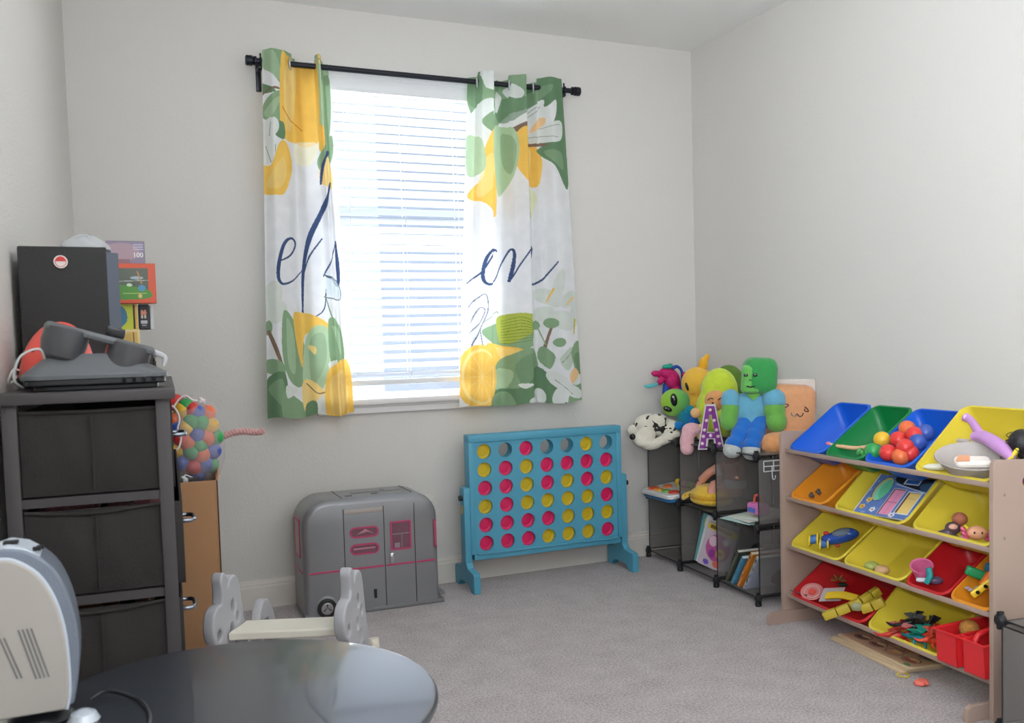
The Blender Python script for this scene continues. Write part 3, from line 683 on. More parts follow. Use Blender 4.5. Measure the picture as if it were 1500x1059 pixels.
# clear dome
CLR = mat('clear_plastic', (235, 240, 245), .08, alpha=.38)
cdm = thing('clear_plastic_dome', 'crumpled clear plastic dome lying on top of the black speaker', 'plastic dome', (-.047, 2.58, ZT + .338), 0)
b = MB(); v = []; n = 36
for k in range(10):
    a = PI / 2 * k / 9; 
    for i in range(n): t = 2 * PI * i / n; rr = .055 * (1 + .07 * math.sin(5 * t + k * .8)); v.append((rr * math.cos(a) * math.cos(t) * 1.1, rr * math.cos(a) * math.sin(t), .042 * math.sin(a) * (1 + .06 * math.sin(7 * t))))
f = [(k * n + i, k * n + (i + 1) % n, (k + 1) * n + (i + 1) % n, (k + 1) * n + i) for k in range(9) for i in range(n)]
b._add(v, f).build('dome', CLR, cdm, True, angle=180)
MB().torus(.058, .002, Sc(1.08, 1, 1), 36, 6).build('rim', CLR, cdm)
# coral helmet
hl = thing('toy_helmet', 'coral children\'s helmet with small vent holes in front of the speaker', 'helmet', (-.115, 2.345, ZT + .02), 0, rot=(math.radians(-6), math.radians(8), 0))
CO = mat('coral_plastic', (240, 96, 84), .4)
v = []; f = []; n = 48; m_ = 16
for k in range(m_ + 1):
    a = PI / 2 * k / m_ - .12
    for i in range(n): t = 2 * PI * i / n; v.append((.078 * math.cos(a) * math.cos(t), .085 * math.cos(a) * math.sin(t), .125 * math.sin(a) + .01))
f = [(k * n + i, k * n + (i + 1) % n, (k + 1) * n + (i + 1) % n, (k + 1) * n + i) for k in range(m_) for i in range(n)]
sh = MB()._add(v, f).build('shell', CO, hl, True, angle=180)
md = sh.modifiers.new('t', 'SOLIDIFY'); md.thickness = .004
def onshell(t, a): t = math.radians(t); a = math.radians(a); return Vector((.078 * math.cos(a) * math.cos(t), .085 * math.cos(a) * math.sin(t), .125 * math.sin(a) + .01))
for t, a, r in ((-95, 62, .006), (-112, 55, .0026), (-78, 52, .0022), (-125, 42, .0026), (-60, 60, .004), (-100, 40, .002), (-135, 22, .0045), (-118, 30, .002), (-85, 68, .002), (-70, 40, .003), (-108, 68, .002)):
    p = onshell(t, a); nrm = Vector((p.x / .078 ** 2, p.y / .085 ** 2, (p.z - .01) / .125 ** 2)).normalized()
    MB().lathe([(0, 0), (r, 0), (r * .6, .0008), (0, .0008)], 12, frame(p - nrm * .0002, nrm) @ Sc(1.5, .9, 1), cap=False).build('vent', mat('vent_dark', (96, 30, 30), .8), sh)
MB().tube([(-.08, -.01, .0), (-.09, -.03, -.02), (-.092, -.05, -.012), (-.085, -.05, .01), (-.075, -.03, .012)], .0026, 8, smooth=6).build('strap', plastic((220, 218, 214)), hl)

# grey plastic binocular-shaped viewer on its tray
vw = thing('toy_viewer', 'dark grey plastic toy viewer with two short drums tilted on a black tray', 'toy', (-.035, 2.20, ZT), 0)
VG = mat('viewer_grey', (96, 99, 102), .38); VD = mat('viewer_black', (30, 32, 36), .3)
MB().prism(rrect(-.115, .13, -.06, .07, .03), .012, T((0, 0, .0))).prism(rrect(-.135, .145, -.07, .075, .035), .014, T((0, 0, .011))).build('tray', VD, vw, True, .003)
b = MB(); v = []
lo = rrect(-.14, .15, -.072, .075, .035, 6); hi = rrect(-.085, .06, -.04, .05, .02, 6); n = len(lo)
b._add([(x, y, .024) for x, y in lo] + [(x, y, .034) for x, y in lo] + [(x, y, .078) for x, y in hi], [(i, (i + 1) % n, n + (i + 1) % n, n + i) for i in range(n)] + [(n + i, n + (i + 1) % n, 2 * n + (i + 1) % n, 2 * n + i) for i in range(n)] + [tuple(range(n)), tuple(range(2 * n, 3 * n))])
b.build('base_cover', VG, vw, True, .003)
Mv = T((-.005, -.02, .085)) @ R('Y', 17)
MB().box(-.095, .128, -.032, .035, .022, .040, Mv, bev=.008).build('bridge', VG, vw)
for x in (-.052, .076):
    MB().lathe([(.0, -.035), (.030, -.035), (.040, -.028), (.046, .0), (.046, .032), (.042, .036), (0, .036)], 40, Mv @ T((x, 0, 0)), cap=False).build('drum', mat('viewer_drum', (72, 72, 76), .28, coat=.3), vw)
MB().box(.02, .06, .0, .045, .04, .062, Mv, bev=.004).build('clip', VD, vw)
MB().tube([(.12, -.01, .03), (.148, -.012, .026), (.152, -.012, .006)], [.007, .006, .004], 10, Mv, smooth=5).build('lever', mat('viewer_tip', (190, 192, 196), .3), vw)
for k in range(4): MB().cyl((.06 + k * .02, -.071, .02), (.06 + k * .02, -.078, .018), .004, 10).build('button', VD, vw)
b = MB().tube([(-.135, -.03, .01), (-.15, -.05, .03), (-.135, -.06, .075), (-.1, -.05, .09), (-.09, -.03, .06)], .0025, 8, smooth=8); b.build('cord', plastic((200, 200, 198)), vw)

# game boxes on the black dresser
def box_thing(name, label, cat, px0, px1, py0, py1, y, depth, side_rgb, fn, base, group=None, rz=0):
    a = at(px0, py0, y=y); c = at(px1, py1, y=y); w_ = c.x - a.x; h_ = a.z - c.z
    t = thing(name, label, cat, (a.x + w_ / 2, y, c.z), rz, group)
    MB().box(-w_ / 2, w_ / 2, 0, depth, 0, h_, bev=.001).build('box', plastic(side_rgb), t)
    printed('cover', w_ - .002, h_ - .002, fn, t, T((0, -.0006, h_ / 2)), base, .0016, .0005)
    return t, w_, h_
ZB = 1.18
def bzpx(py, y): return at(205, py, y=y).z
def p_amber(p): p.rect(8, 92, 10, 95, (222, 190, 110)); p.rect(14, 40, 20, 85, (204, 160, 84)); p.rect(48, 70, 20, 85, (214, 176, 96)); p.stroke([(78, 15), (78, 90)], 5, (160, 110, 50), False)
def p_green(p):
    p.poly([(0, 10), (40, 5), (60, 30), (60, 70), (30, 95), (0, 90)], (60, 120, 150)); p.rect(8, 40, 25, 80, (214, 184, 80))
    for k in range(3): p.rect(12, 36, 32 + k * 16, 40 + k * 16, (120, 140, 60))
    p.rect(84, 92, 0, 100, (60, 40, 30)); p.rect(92, 100, 0, 100, (232, 180, 80))
def p_black(p):
    for x in (20, 50): p.ell(x + 10, 34, 14, 12, (220, 140, 110)); p.ell(x + 10, 50, 12, 8, (200, 190, 180))
    p.rect(14, 80, 66, 78, (190, 190, 196)); p.rect(24, 70, 82, 88, (150, 150, 160))
y3 = 3.36
def stack(name, label, px0, px1, z0, z1, y, dep, rgb, fn, base):
    a = at(px0, 450, y=y); c = at(px1, 450, y=y); w_ = c.x - a.x; h_ = z1 - z0
    t = thing(name, label, 'game box', (a.x + w_ / 2, y, z0), 0, 'game boxes stacked on the black dresser')
    MB().box(-w_ / 2, w_ / 2, 0, dep, 0, h_, bev=.001).build('box', plastic(rgb), t)
    printed('cover', w_ - .002, h_ - .002, fn, t, T((0, -.0006, h_ / 2)), base, .0016, .0005); return t, w_, h_
stack('game_box', 'small amber-yellow box at the bottom of the game stack', 160, 203, 1.180, 1.258, 3.42, .10, (236, 214, 160), p_amber, (238, 214, 150))
stack('game_box', 'lime-green game box with a blue panel under the red-orange box', 160, 201, 1.258, 1.345, 3.43, .12, (224, 200, 120), p_green, (196, 206, 60))
stack('game_box', 'black box with pale print beside the lime-green game box', 203, 218, 1.258, 1.345, 3.44, .09, (36, 34, 36), p_black, (42, 40, 44))
stack('game_box', 'narrow white and clear box at the right end of the stack', 219, 224, 1.258, 1.343, 3.47, .06, (224, 226, 228), lambda p: None, (226, 228, 230))
def p_orange(p):
    p.rect(0, 84, 12, 88, (96, 104, 92)); p.poly([(0, 52), (40, 56), (84, 66), (84, 88), (0, 88)], (86, 150, 62)); p.rect(0, 20, 12, 44, (40, 50, 44)); p.stroke([(0, 46), (84, 42)], 2, (180, 190, 180), False)
    p.ell(70, 62, 8, 8, (90, 150, 190)); p.ell(60, 36, 14, 4, (170, 190, 200)); p.ell(44, 54, 6, 4, (200, 220, 190)); p.rect(30, 80, 74, 77, (170, 190, 110)); p.ell(66, 82, 4, 6, (220, 190, 120)); p.stroke([(62, 20), (70, 50)], 3, (200, 140, 80))
stack('game_box', 'red-orange framed game box with a green field picture, middle of the stack', 160, 230, 1.346, 1.482, 3.40, .045, (206, 84, 56), p_orange, (222, 92, 58))
t, w_, h_ = stack('game_box', 'lavender puzzle box marked 100 on top of the game stack', 160, 216, 1.482, 1.560, 3.42, .06, (78, 70, 88), lambda p: [p.poly([(0, 20), (60, 10), (90, 60), (40, 90), (0, 80)], (176, 150, 160)), p.rect(2, 60, 80, 100, (150, 110, 120))], (142, 132, 156))
text('cover_text', '100', .022, .0004, WHITE, t, T((w_ * .32, -.0016, h_ * .38)) @ R('X', 90), .0004)
for i in range(3): MB().box(w_ * .2, w_ * .46, -.0016, -.0004, h_ * (.62 + .1 * i), h_ * (.66 + .1 * i)).build('cover_line', mat('print_lilac', (206, 200, 220), .5), t, False)

# ------------------------------------------------------------------ cardboard box, ball bag, rope
CB = mat('cardboard', (186, 140, 100), .85, bump=.15, bscale=60, var=.06)
cb = thing('cardboard_box', 'tall open brown cardboard box between the dresser and the camper', 'cardboard box', (.170, 3.42, 0), math.radians(-5))
b = MB(); bw, bdp, bh, tk = .16, .34, .715, .005
b.box(0, bw, 0, tk, 0, bh); b.box(0, bw, bdp - tk, bdp, 0, bh + .01); b.box(0, tk, 0, bdp, 0, bh); b.box(bw - tk, bw, 0, bdp, 0, bh + .005); b.box(0, bw, 0, bdp, 0, tk)
b.build('walls', CB, cb, False)
q = MB()._add([(bw, .002, bh), (bw, bdp, bh), (bw + .012, bdp - .03, bh + .035), (bw + .006, .02, bh + .003)], [(0, 1, 2, 3)]).build('flap', CB, cb, False)
md = q.modifiers.new('t', 'SOLIDIFY'); md.thickness = .004
MB().box(bw - .004, bw + .0008, -.0008, .003, 0, bh).build('edge_crease', mat('crease', (96, 70, 52), .9), cb, False)
wb = thing('crumpled_packaging', 'crumpled white and dark wrapping in the top of the cardboard box', 'packaging', (.215, 3.47, .69), 0)
random.seed(3)
for k, cc in enumerate(((226, 228, 230), (70, 76, 78), (232, 232, 232), (60, 62, 66))):
    b = MB(); x = -.02 + .018 * k; pts = [(x - .02, 0, 0), (x + .022, .01, 0), (x + .028, .02, .03), (x, .04, .058 - .008 * k), (x - .022, .02, .04), (x - .008, -.012, .03)]
    b._add(pts, [(0, 1, 5), (1, 2, 5), (2, 3, 5), (3, 4, 5), (4, 0, 5), (0, 1, 2), (0, 2, 3), (0, 3, 4)]); b.build('fold', mat('wrap_%d' % k, cc, .5), wb, False)
# balls in a mesh bag
def BALLPOS(px, py):
    rows = ['top row', 'second row', 'third row', 'fourth row', 'fifth row', 'lowest row']
    return rows[0 if py < 603 else 1 if py < 615 else 2 if py < 630 else 3 if py < 652 else 4 if py < 674 else 5] + ', ' + ('leftmost' if px < 262 else 'left of centre' if px < 277 else 'centre' if px < 291 else 'right of centre' if px < 305 else 'rightmost')
PALL = {'green': (60, 172, 92), 'yellow': (250, 200, 60), 'red': (236, 66, 62), 'blue': (70, 100, 186), 'orange': (246, 122, 70)}
def ballmat(n): return mat('ball_' + n, PALL[n], .3, transl=.12)
bc = Vector((.205, 3.60, .885)); BRAD = .036
bagpts = [(282, 601, 'red'), (258, 590, 'red'), (273, 596, 'green'), (268, 601, 'yellow'), (289, 605, 'blue'), (281, 618, 'green'), (294, 619, 'green'), (308, 623, 'yellow'), (256, 617, 'orange'), (266, 642, 'red'), (288, 638, 'blue'), (302, 642, 'orange'), (315, 640, 'green'), (257, 660, 'yellow'), (281, 661, 'green'), (295, 665, 'orange'), (312, 660, 'blue'), (266, 677, 'blue'), (284, 683, 'red'), (272, 628, 'yellow'), (262, 628, 'blue'), (292, 652, 'green'), (276, 648, 'orange'), (300, 680, 'blue'), (308, 681, 'green'), (289, 695, 'blue'), (303, 605, 'orange'), (245, 640, 'green'), (248, 600, 'blue'), (244, 672, 'orange')]
place = {}
GRP = 'play balls in the mesh bag'
me_ball = None
rb = .0325
for px, py, cn in bagpts:
    if px < 253: continue
    dx = (px - 284) / 42; dz = (py - 642) / 60
    rr = min(.95, dx * dx + dz * dz); yy = 3.64 - .075 * math.sqrt(1 - rr)
    p = at(px, py, y=yy)
    o = MB().ell((0, 0, 0), rb, 28).build('play_ball', ballmat(cn)); o.location = p
    tag(o, '%s play ball in the mesh bag, %s' % (cn, BALLPOS(px, py)), 'ball', GRP)
def net_mat():
    M = mat('bag_net', (236, 232, 236), .8); nt = M.node_tree; N = nt.nodes; Lk = nt.links; p = N['Principled BSDF']; out = N['Material Output']
    uv = N.new('ShaderNodeTexCoord'); mp = N.new('ShaderNodeMapping'); mp.inputs['Scale'].default_value = (150, 150, 150); mp.inputs['Rotation'].default_value = (0, .785, 0)
    ck = N.new('ShaderNodeTexVoronoi'); ck.feature = 'DISTANCE_TO_EDGE'; ck.inputs['Scale'].default_value = 1.0; ck.inputs['Randomness'].default_value = .15
    lt = N.new('ShaderNodeMath'); lt.operation = 'LESS_THAN'; lt.inputs[1].default_value = .14
    tr = N.new('ShaderNodeBsdfTransparent'); ms = N.new('ShaderNodeMixShader')
    Lk.new(uv.outputs['Object'], mp.inputs[0]); Lk.new(mp.outputs[0], ck.inputs['Vector']); Lk.new(ck.outputs[0], lt.inputs[0]); Lk.new(lt.outputs[0], ms.inputs[0])
    Lk.new(tr.outputs[0], ms.inputs[1]); Lk.new(p.outputs[0], ms.inputs[2]); Lk.new(ms.outputs[0], out.inputs[0]); return M
bag = thing('mesh_ball_bag', 'white mesh bag bulging with coloured play balls on the cardboard box', 'mesh bag', (0, 0, 0))
v = []; f = []; n = 48
prof = [(.02, -.18), (.06, -.172), (.085, -.14), (.103, -.08), (.110, -.01), (.107, .05), (.094, .10), (.07, .135), (.04, .150), (.02, .155), (.028, .165)]
ctr = at(285, 643, y=3.64)
for r_, z in prof:
    for i in range(n): t = 2 * PI * i / n; q = 1 + .03 * math.sin(9 * t + z * 30); v.append((ctr.x + (r_ * q) * math.cos(t), 3.64 + r_ * 1.06 * q * math.sin(t), ctr.z + z))
f = [(k * n + i, k * n + (i + 1) % n, (k + 1) * n + (i + 1) % n, (k + 1) * n + i) for k in range(len(prof) - 1) for i in range(n)]
o = MB()._add(v, f).build('net', mat('bag_haze', (238, 232, 236), .8, alpha=.24), bag, True, angle=180)
pp = [at(x, y, y=3.50) for x, y in ((254, 597), (262, 585), (272, 580), (282, 586), (290, 587))]
MB().tube(pp, .0035, 8, smooth=6).build('drawstring', plastic((232, 222, 220)), bag)
pp = [at(x, y, y=3.49) for x, y in ((252, 594), (259, 602), (263, 615), (260, 628), (265, 640), (262, 655), (255, 660))]
MB().tube(pp, .0035, 8, smooth=6).build('drawstring', plastic((232, 222, 220)), bag)
b = MB(); q = at(295, 587, y=3.50)
for k in range(6): b.ell(q + Vector((.006 * math.cos(k * 2), .004 * math.sin(k * 3), .005 * math.sin(k * 1.7))), .008, 10)
b.build('toggle', plastic((236, 224, 224)), bag)
# pink rope handle
rp = thing('pink_rope', 'twisted dusty-pink rope sticking out beside the ball bag', 'rope', (0, 0, 0))
base = [at(x, y, y=3.66) for x, y in ((322, 641), (332, 637), (345, 633), (360, 632), (372, 633), (386, 632))]
base = cr(base, 12)
for s in range(2):
    pts = []
    for k, p in enumerate(base): a = k * .75 + s * PI; pts.append(p + Vector((0, math.cos(a) * .006, math.sin(a) * .006)))
    MB().tube(pts, .0085, 10).build('strand', cloth((206, 160, 156)), rp)

# ------------------------------------------------------------------ cream and grey toy bench
TG = mat('bench_grey', (180, 180, 184), .4); TC = mat('bench_cream', (240, 234, 218), .45)
tb = thing('toy_bench', 'grey and cream plastic toddler bench with lobed side panels and holes', 'toddler bench', (0, 0, 0))
NL = at(337, 925, z=.3); BLc = at(368, 904, z=.3); NR = at(497, 918, z=.3)
ud = Vector((BLc.x - NL.x, BLc.y - NL.y, 0)).normalized(); xd = Vector((NR.x - NL.x, NR.y - NL.y, 0)).normalized()
ud = Vector((.53, .85, 0)).normalized(); Lb = (NR - NL).length + .02
def bp(a, u, z): return NL * 1.0 + xd * a + ud * u + Vector((0, 0, z - .3))
prof = [(-.045, 0), (-.05, .1), (-.045, .2), (-.055, .25), (-.085, .27), (-.098, .305), (-.085, .34), (-.055, .355), (-.03, .36), (-.028, .40), (-.032, .43), (-.018, .448), (.0, .445), (.01, .425), (.012, .40), (.03, .42), (.06, .425), (.085, .41), (.10, .37), (.108, .33), (.13, .25), (.155, .16), (.19, .06), (.20, 0), (.13, 0), (.10, .06), (.05, .08), (.01, .05), (.0, 0)]
prof = [(a, z + (.04 * min(1, (z - .2) / .15) if z > .2 else 0)) for a, z in prof]
prof = sm2(prof, 4)
hs = [circ(-.052, .305, .017, 14), circ(.045, .37, .014, 14, .024), circ(.075, .33, .011, 12, .018), circ(.03, .30, .012, 12, .02), circ(.062, .255, .012, 12, .02), circ(.02, .22, .012, 12, .02), circ(.09, .2, .014, 12, .024), circ(.05, .16, .014, 12, .02)]
for a, th_ in ((-.022, .036), (Lb + .012, .036)):
    o = bp(a, 0, 0); Mx = Matrix.Identity(4)
    side = ud.cross(Vector((0, 0, 1)))
    for i in range(3): Mx[i][0] = ud[i]; Mx[i][1] = (0, 0, 1)[i]; Mx[i][2] = side[i]; Mx[i][3] = o[i]
    plate('side_panel', [prof] + hs, th_, TG, tb, Mx, bev=.007)
q = []
b = MB()
cs = [bp(0, -.015, .3), bp(Lb, -.015, .3), bp(Lb, .12, .3), bp(0, .12, .3)]
b._add([c + Vector((0, 0, dz)) for dz in (-.026, 0) for c in cs], [(0, 1, 2, 3), (4, 5, 6, 7), (0, 1, 5, 4), (1, 2, 6, 5), (2, 3, 7, 6), (3, 0, 4, 7)])
b.build('seat', TC, tb, True, .005)
# arched side support beyond the left panel and a cream foot tube
o = bp(.03, .16, 0)
for i in range(3): Mx[i][3] = o[i]
plate('arched_brace', [[(-.05, .0), (-.055, .24), (-.04, .32), (-.005, .355), (.03, .35), (.07, .30), (.10, .2), (.12, 0)], [(-.02, .03), (-.02, .24), (-.005, .29), (.025, .29), (.05, .2), (.06, .03)]], .03, TG, tb, Mx, bev=.004)
q = at(548, 945, z=.03)
MB().cyl(bp(Lb, .16, .03), (q.x, q.y, .03), .014, 16).build('foot_tube', TC, tb)
MB().cyl((q.x, q.y, 0), (q.x, q.y + .01, .055), .022, 20).build('foot', TC, tb)

# ------------------------------------------------------------------ round table, heater, cord
TT = mat('table_black', (50, 53, 60), .34, spec=.8, coat=.4, bump=.02, bscale=30)
tbz = .55; tcx, tcy, tr_ = .165, 1.648, .362
tl = thing('round_table', 'round black table in the foreground', 'table', (tcx, tcy, 0))
MB().lathe([(0, tbz - .022), (tr_ - .012, tbz - .022), (tr_ - .003, tbz - .018), (tr_, tbz - .012), (tr_, tbz - .006), (tr_ - .004, tbz - .001), (tr_ - .01, tbz), (0, tbz)], 96, cap=False).build('tabletop', TT, tl)
MB().lathe([(.03, .03), (.03, tbz - .05), (.06, tbz - .03), (.10, tbz - .022)], 32).build('pedestal', TT, tl)
MB().lathe([(0, 0), (.2, 0), (.2, .015), (.06, .035), (0, .04)], 48, cap=False).build('base', TT, tl)
# heater: white back plate, grey mesh wrap
hc = thing('fan_heater', 'small tilted white and silver fan heater at the left edge of the table', 'heater', (-.115, 1.68, tbz), 0)
HW = mat('heater_white', (176, 170, 163), .5); HG = mat('heater_mesh', (132, 140, 154), .35, metal=.5, bump=.6, bscale=420); HL = mat('heater_light', (196, 204, 214), .35)
face = [(-.10, .03), (-.10, .28), (-.07, .292), (-.045, .288), (-.012, .262), (.010, .22), (.022, .17), (.026, .12), (.026, .06), (.020, .03)]
outer = [(-.10, .025), (-.10, .295), (-.06, .308), (-.025, .300), (.012, .268), (.034, .215), (.044, .15), (.042, .09), (.032, .035)]
fo = cr([(a, c, 0) for a, c in face[2:]], 4); fo = [face[0], face[1]] + [(p.x, p.y) for p in fo]
oo = cr([(a, c, 0) for a, c in outer[2:]], 4); oo = [outer[0], outer[1]] + [(p.x, p.y) for p in oo]
MB().prism(oo, .10, T((0, .10, 0)) @ R('X', 90)).build('body', HG, hc, True, .004)
MB().prism(fo, .012, T((0, .004, 0)) @ R('X', 90)).build('back_plate', HW, hc, True, .004)
ps = [(p[0], -.003, p[1]) for p in fo[2:]]
MB().tube(ps, .0035, 8).build('edge_trim', HL, hc)
MB().prism([(-.09, .300), (-.055, .3105), (-.028, .304), (-.006, .288), (-.015, .27), (-.05, .292), (-.09, .29)], .09, T((0, .095, 0)) @ R('X', 90)).build('control_panel', HL, hc, True, .003)
MB().box(-.062, -.040, .03, .05, .309, .313).build('switch', DK, hc, False)
for q in ((-.018, -.006, .02, .03, .296, .302), (-.014, -.003, .04, .05, .294, .3)): MB().box(*q).build('switch', DK, hc, False)
for blk, (x, z, rows, wd) in enumerate(((-.072, .165, 2, .07), (-.045, .175, 4, .075))):
    for r in range(rows):
        x0 = x + r * .0062
        MB()._add([(x0, -.0088, z), (x0 + .003, -.0088, z), (x0 + .003 + .022, -.0088, z - wd - (.01 if blk else 0)), (x0 + .022, -.0088, z - wd - (.01 if blk else 0))], [(0, 1, 2, 3)]).build('warning_text', mat('grey_ink', (120, 118, 116), .8), hc, False)
MB().lathe([(0, 0), (.05, 0), (.052, .006), (.04, .02), (.02, .032), (0, .034)], 32, T((-.02, .05, 0)), cap=False).build('base', VD, hc)
MB().lathe([(0, 0), (.022, 0), (.026, .006), (.02, .018), (.008, .024), (0, .025)], 28, T((.045, .0, 0)), cap=False).build('foot_knob', mat('heater_chrome', (205, 212, 222), .2, metal=.4), hc)
o = MB().tube([(-.06, 1.76, tbz + .012), (-.03, 1.765, tbz + .02), (.02, 1.72, tbz + .006), (.03, 1.62, tbz + .0045), (-.0, 1.50, tbz + .0045), (-.06, 1.42, tbz + .0045)], .004, 8, smooth=10).build('power_cord', mat('cord_black', (30, 32, 34), .35), None)
tag(o, 'black power cord curling across the table from the heater', 'power cord')
# ------------------------------------------------------------------ smoky cube shelf along the right wall
SMK = mat('smoky_panel', (136, 132, 129), .38, alpha=.50, spec=.5)
SME = mat('shelf_edge', (30, 30, 33), .4); CON = mat('connector_black', (24, 25, 28), .45)
cs_ang = math.radians(-95.0)
def cube_shelf(name, label, loc, ncols, nrows, ang_, P=.345, front=False, foot=.035):
    t = thing(name, label, 'cube shelf', loc, ang_)
    Hh = .31; D = .325; g = .012
    zl = [foot + k * Hh for k in range(nrows + 1)]
    def panel(kind, a, b_, c_, d_, e_, f_):
        o = MB().box(a, b_, c_, d_, e_, f_).build(kind, SMK, t, False)
        fr = MB(); r = .0028
        ax = [(b_ - a), (d_ - c_), (f_ - e_)]; k = ax.index(min(ax)); m_ = [(a + b_) / 2, (c_ + d_) / 2, (e_ + f_) / 2]
        lo = [a, c_, e_]; hi = [b_, d_, f_]; i, j = [q for q in range(3) if q != k]; cs = []
        for s1, s2 in ((0, 0), (1, 0), (1, 1), (0, 1)): p = list(m_); p[i] = (lo, hi)[s1][i]; p[j] = (lo, hi)[s2][j]; cs.append(p)
        for q in range(4): fr.cyl(cs[q], cs[(q + 1) % 4], r, 8)
        fr.build('wire_frame', SME, o)
    for i in range(ncols + 1):
        for k in range(nrows): panel('divider', i * P - .0015, i * P + .0015, g, D - g, zl[k] + g, zl[k + 1] - g)
    for i in range(ncols):
        for k in range(nrows + 1): panel('shelf', i * P + g, (i + 1) * P - g, g, D - g, zl[k] - .0015, zl[k] + .0015)
        for k in range(nrows):
            panel('back_panel', i * P + g, (i + 1) * P - g, D - .0015, D + .0015, zl[k] + g, zl[k + 1] - g)
            if front: panel('door', i * P + g, (i + 1) * P - g, -.0015, .0015, zl[k] + g, zl[k + 1] - g)
    for i in range(ncols + 1):
        for k in range(nrows + 1):
            for y in (.004, D - .004):
                b = MB().lathe([(0, -.012), (.012, -.012), (.0185, -.006), (.0185, .006), (.012, .012), (0, .012)], 20, T((i * P, y, zl[k])) @ R('X', 90), cap=False)
                b.cbox((i * P, y, zl[k]), (.012, .02, .052), bev=.003)
                if k == 0: b.lathe([(.012, 0), (.015, .004), (.011, zl[0])], 16, T((i * P, y, 0)))
                b.build('connector' if k else 'foot', CON, t)
    return t, zl
csx, zl = cube_shelf('cube_shelf', 'smoky translucent plastic cube shelf, three wide and two high, under the plush toys', (2.618, 4.215, 0), 3, 2, cs_ang)
CSM = T((2.618, 4.215, 0)) @ Matrix.Rotation(cs_ang, 4, 'Z')
def cl(s, d, z): return CSM @ Vector((s, d, z))
cube_shelf('cube_shelf', 'single row of smoky cubes at the lower right edge beside the bin rack', (2.275, 1.800, 0), 2, 1, math.radians(-98), front=True)
# white wire hook rack hanging on the end panel
hk = thing('wire_hook_rack', 'small white wire hook rack hanging on the end of the cube shelf', 'hook rack', cl(1.045, .03, .60), cs_ang)
b = MB(); WR = mat('wire_white', (226, 226, 228), .4)
for z in (.035, .012, -.01): b.tube([(.006, 0, z), (.006, .2, z)], .0022, 8)
for y in (0, .05, .1, .15, .2): b.tube([(.006, y, .035), (.006, y, -.01)], .0022, 8)
b.build('wire_grid', WR, hk)
for y in (.04, .09, .14): MB().tube([(.008, y, .012), (.010, y, -.035), (.02, y, -.045), (.03, y, -.038), (.032, y, -.025)], .0022, 8, smooth=5).build('hook', WR, hk)

# --- items in the cubes
zm = zl[1] + .003; zb0 = zl[0] + .003
t = thing('activity_toy', 'white and blue musical baby activity board on the upper far cube', 'activity toy', cl(.15, .07, zm), cs_ang, rot=(math.radians(6), 0, cs_ang + math.radians(4)))
MB().prism(rrect(-.145, .145, -.10, .12, .04), .018, T((0, 0, 0))).build('base', plastic((40, 110, 160)), t, True, .004)
MB().prism(rrect(-.15, .15, -.105, .125, .042), .022, T((0, 0, .018))).build('tray', plastic((236, 236, 234)), t, True, .005)
for x, y, rx, cc in ((-.09, -.05, .035, (230, 90, 50)), (-.03, -.055, .03, (244, 160, 50)), (.03, -.05, .032, (120, 180, 80)), (-.06, .02, .03, (240, 120, 50)), (.09, -.04, .035, (226, 80, 60)), (.1, .03, .03, (240, 180, 60))):
    MB().lathe([(0, 0), (rx, 0), (rx * .9, .008), (0, .012)], 24, T((x, y, .040)) @ Sc(1, .8, 1), cap=False).build('button', plastic(cc), t)
for k, cc in enumerate(((240, 200, 60), (60, 60, 70), (220, 90, 150), (90, 170, 90), (240, 200, 60))):
    b = MB().ell((-.02 + k * .035, .06, .062), (.018, .018, .02), 14); b.cyl((-.02 + k * .035, .06, .038), (-.02 + k * .035, .06, .06), .006, 8); b.build('pop_up_figure', plastic(cc), t)
# yellow round plush bag
YB_ = (246, 200, 66)
t = thing('yellow_plush_bag', 'round yellow plush bag with zipper lying in the upper middle cube', 'bag', cl(.50, .10, zm), cs_ang)
o = blob('body', [((0, 0, .034), (.125, .10, .03)), ((0, 0, .066), (.122, .10, .03)), ((0, 0, .09), (.09, .075, .02))], cloth(YB_), t, .006, 6)
MB().tube([(.118 * math.cos(a * PI / 12), .099 * math.sin(a * PI / 12), .05) for a in range(24)], .004, 8, closed=True).build('zipper', plastic((230, 170, 40)), t)
MB().tube([(-.1, -.06, .06), (-.13, -.08, .04), (-.1, -.10, .03), (-.06, -.098, .05)], .007, 8, smooth=5).build('strap', cloth(YB_), t)
# baby doll sitting across the middle cubes
SKN = mat('doll_skin', (226, 160, 138), .55)
t = thing('baby_doll', 'bare vinyl baby doll sitting on the yellow bag in the upper middle cube', 'doll', cl(.60, .14, zm + .012), cs_ang)
blob('body', [((0, .03, .15), (.06, .05, .075)), ((0, .03, .09), (.055, .05, .05)),], SKN, t, .005, 5,
     tubes=[([(-.04, .0, .20), (-.09, -.05, .16), (-.145, -.07, .11)], .021), ([(-.03, .0, .08), (-.035, -.06, .10), (-.03, -.085, .02)], .028), ([(.04, .0, .2), (.08, -.02, .14)], .02)])
blob('head', [((.0, .02, .245), (.045, .045, .045))], SKN, t, .005, 3)
blob('hand', [((-.150, -.078, .098), (.018, .012, .012)), ((-.165, -.085, .085), (.006, .005, .010), (0, 20, 0)), ((-.157, -.09, .083), (.005, .005, .011)), ((-.148, -.088, .082), (.005, .005, .010)), ((-.139, -.083, .085), (.005, .005, .009)), ((-.134, -.078, .100), (.005, .005, .009), (0, 60, 0))], SKN, t, .003, 2)
MB().ell((0, .03, .11), (.062, .055, .045), 20).build('romper', cloth((236, 236, 234)), t)
t = thing('dangling_toy', 'small white rabbit-eared toy hanging at the top of the middle cube', 'toy', cl(.60, .08, zm + .13), cs_ang)
